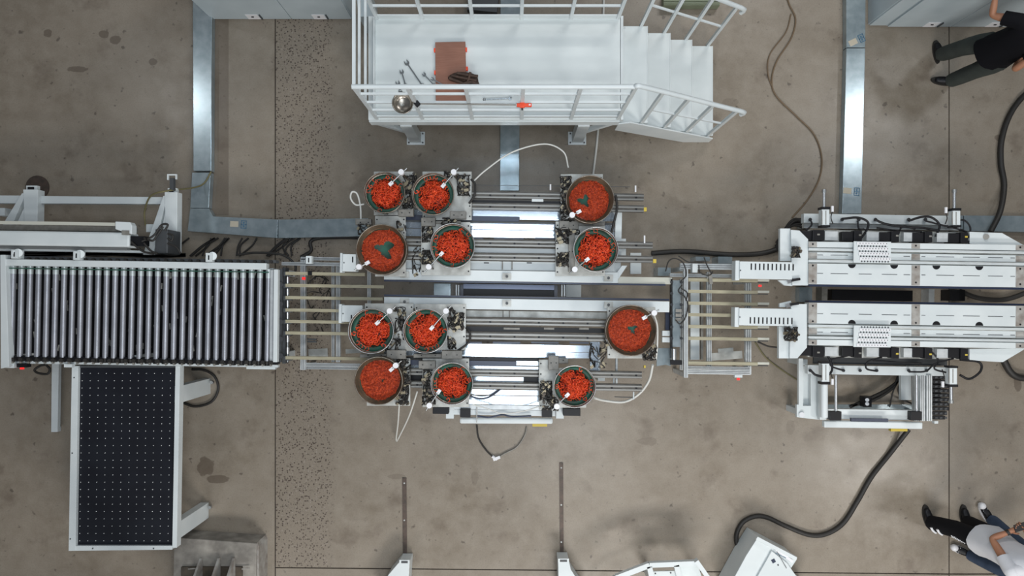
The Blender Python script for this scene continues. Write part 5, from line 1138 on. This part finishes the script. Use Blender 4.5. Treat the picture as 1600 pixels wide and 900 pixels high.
    MB().box(head + fc * .092 + V(0, 0, -.062), (.012, .045, .010), face).build('mouth', REDB, body)
    return body
# person in black at the top right, facing up and slightly right
person('person in black T-shirt and dark grey green trousers reaching towards the cabinet, top right',
       (5.36, 2.76, .92), (5.38, 2.75, 1.30), .2, (5.42, 2.80, 1.64),
       [((5.22, 2.87, 1.40), (5.03, 2.99, 1.26), (5.00, 3.17, 1.36), (0.0, 1, .25), (.2, -.2, -1)), ((5.50, 2.62, 1.38), (5.37, 2.47, 1.12), (5.50, 2.60, .98), (.7, .6, -.3), (-.3, .3, -1))],
       [((5.30, 2.87, .84), (5.24, 2.94, .47), (5.22, 3.00, .09), (-.1, .995, 0)), ((5.42, 2.66, .84), (5.38, 2.67, .47), (5.34, 2.68, .09), (-.95, .2, 0))],
       math.radians(55), (SHB, TRG, BK, RB, False, 1.0))
pa = person('person in white T-shirt and black trousers with white stripes holding a phone, bottom right',
       (5.31, -2.68, .90), (5.35, -2.74, 1.28), .2, (5.37, -2.70, 1.62),
       [((5.16, -2.79, 1.36), (5.135, -2.545, 1.10), (5.29, -2.455, 1.15), (.8, .45, .15), (-.2, -.4, .9)), ((5.52, -2.78, 1.36), (5.56, -2.56, 1.10), (5.44, -2.42, 1.16), (-.8, .45, .1), (.2, -.4, .9))],
       [((5.22, -2.68, .82), (5.16, -2.66, .46), (5.10, -2.70, .09), (-.15, 1, 0)), ((5.41, -2.73, .82), (5.49, -2.68, .46), (5.55, -2.70, .09), (-.05, 1, 0))],
       math.radians(88), (SHW, TRB, BK, RB, False, 1.08), .42)
MB().cyl((5.262, -2.471, 1.143), (5.286, -2.457, 1.15), .031, n=16).build('watch', RB, pa)
for f_ in (.40, .66):
    p = V(5.16, -2.66, .46).lerp(V(5.10, -2.70, .09), f_)
    MB().tube([p + V(.101 * math.cos(a), .101 * math.sin(a), .0) for a in [math.radians(198 + 10 * k) for k in range(6)]], .016, 5).build('trouser_stripe', CPX, pa)
# lettering on the left thigh
b = MB()
for k in range(9):
    z = .53 + .022 * k; p = V(5.16, -2.66, .46).lerp(V(5.22, -2.68, .82), (z - .46) / .36); a = math.radians(208)
    b.box(p + V(.113 * math.cos(a), .113 * math.sin(a), 0), (.010, .022 if k % 2 else .028, .009), a); b.box(p + V(.113 * math.cos(a), .113 * math.sin(a), .008), (.012, .010, .012), a + .1)
stuff(b.build('thigh_lettering', CPX, pa))
tag(MB().box((5.375, -2.385, 1.205), (.15, .075, .010), .3).build('phone', BK), 'black phone held by the person in the white T-shirt', 'phone')
person('person in jeans and black and white sneakers at the bottom right edge',
       (5.86, -3.02, .92), (5.93, -3.05, 1.30), .2, (5.90, -3.04, 1.64),
       [((5.88, -3.22, 1.38), (5.62, -3.22, 1.08), (5.40, -3.12, .98), (-.9, .3, 0), (0, 0, -1)), ((5.92, -2.86, 1.38), (5.95, -2.72, 1.08), (5.85, -2.60, .95), (-.5, .6, -.3), (0, -.3, -1))],
       [((5.80, -3.14, .84), (5.67, -3.12, .47), (5.57, -3.09, .09), (-.92, .40, 0)), ((5.86, -2.92, .84), (5.84, -2.78, .47), (5.83, -2.66, .09), (-.45, .9, 0))],
       math.radians(165), (SHW, JN, BK, CPX, True, .82))
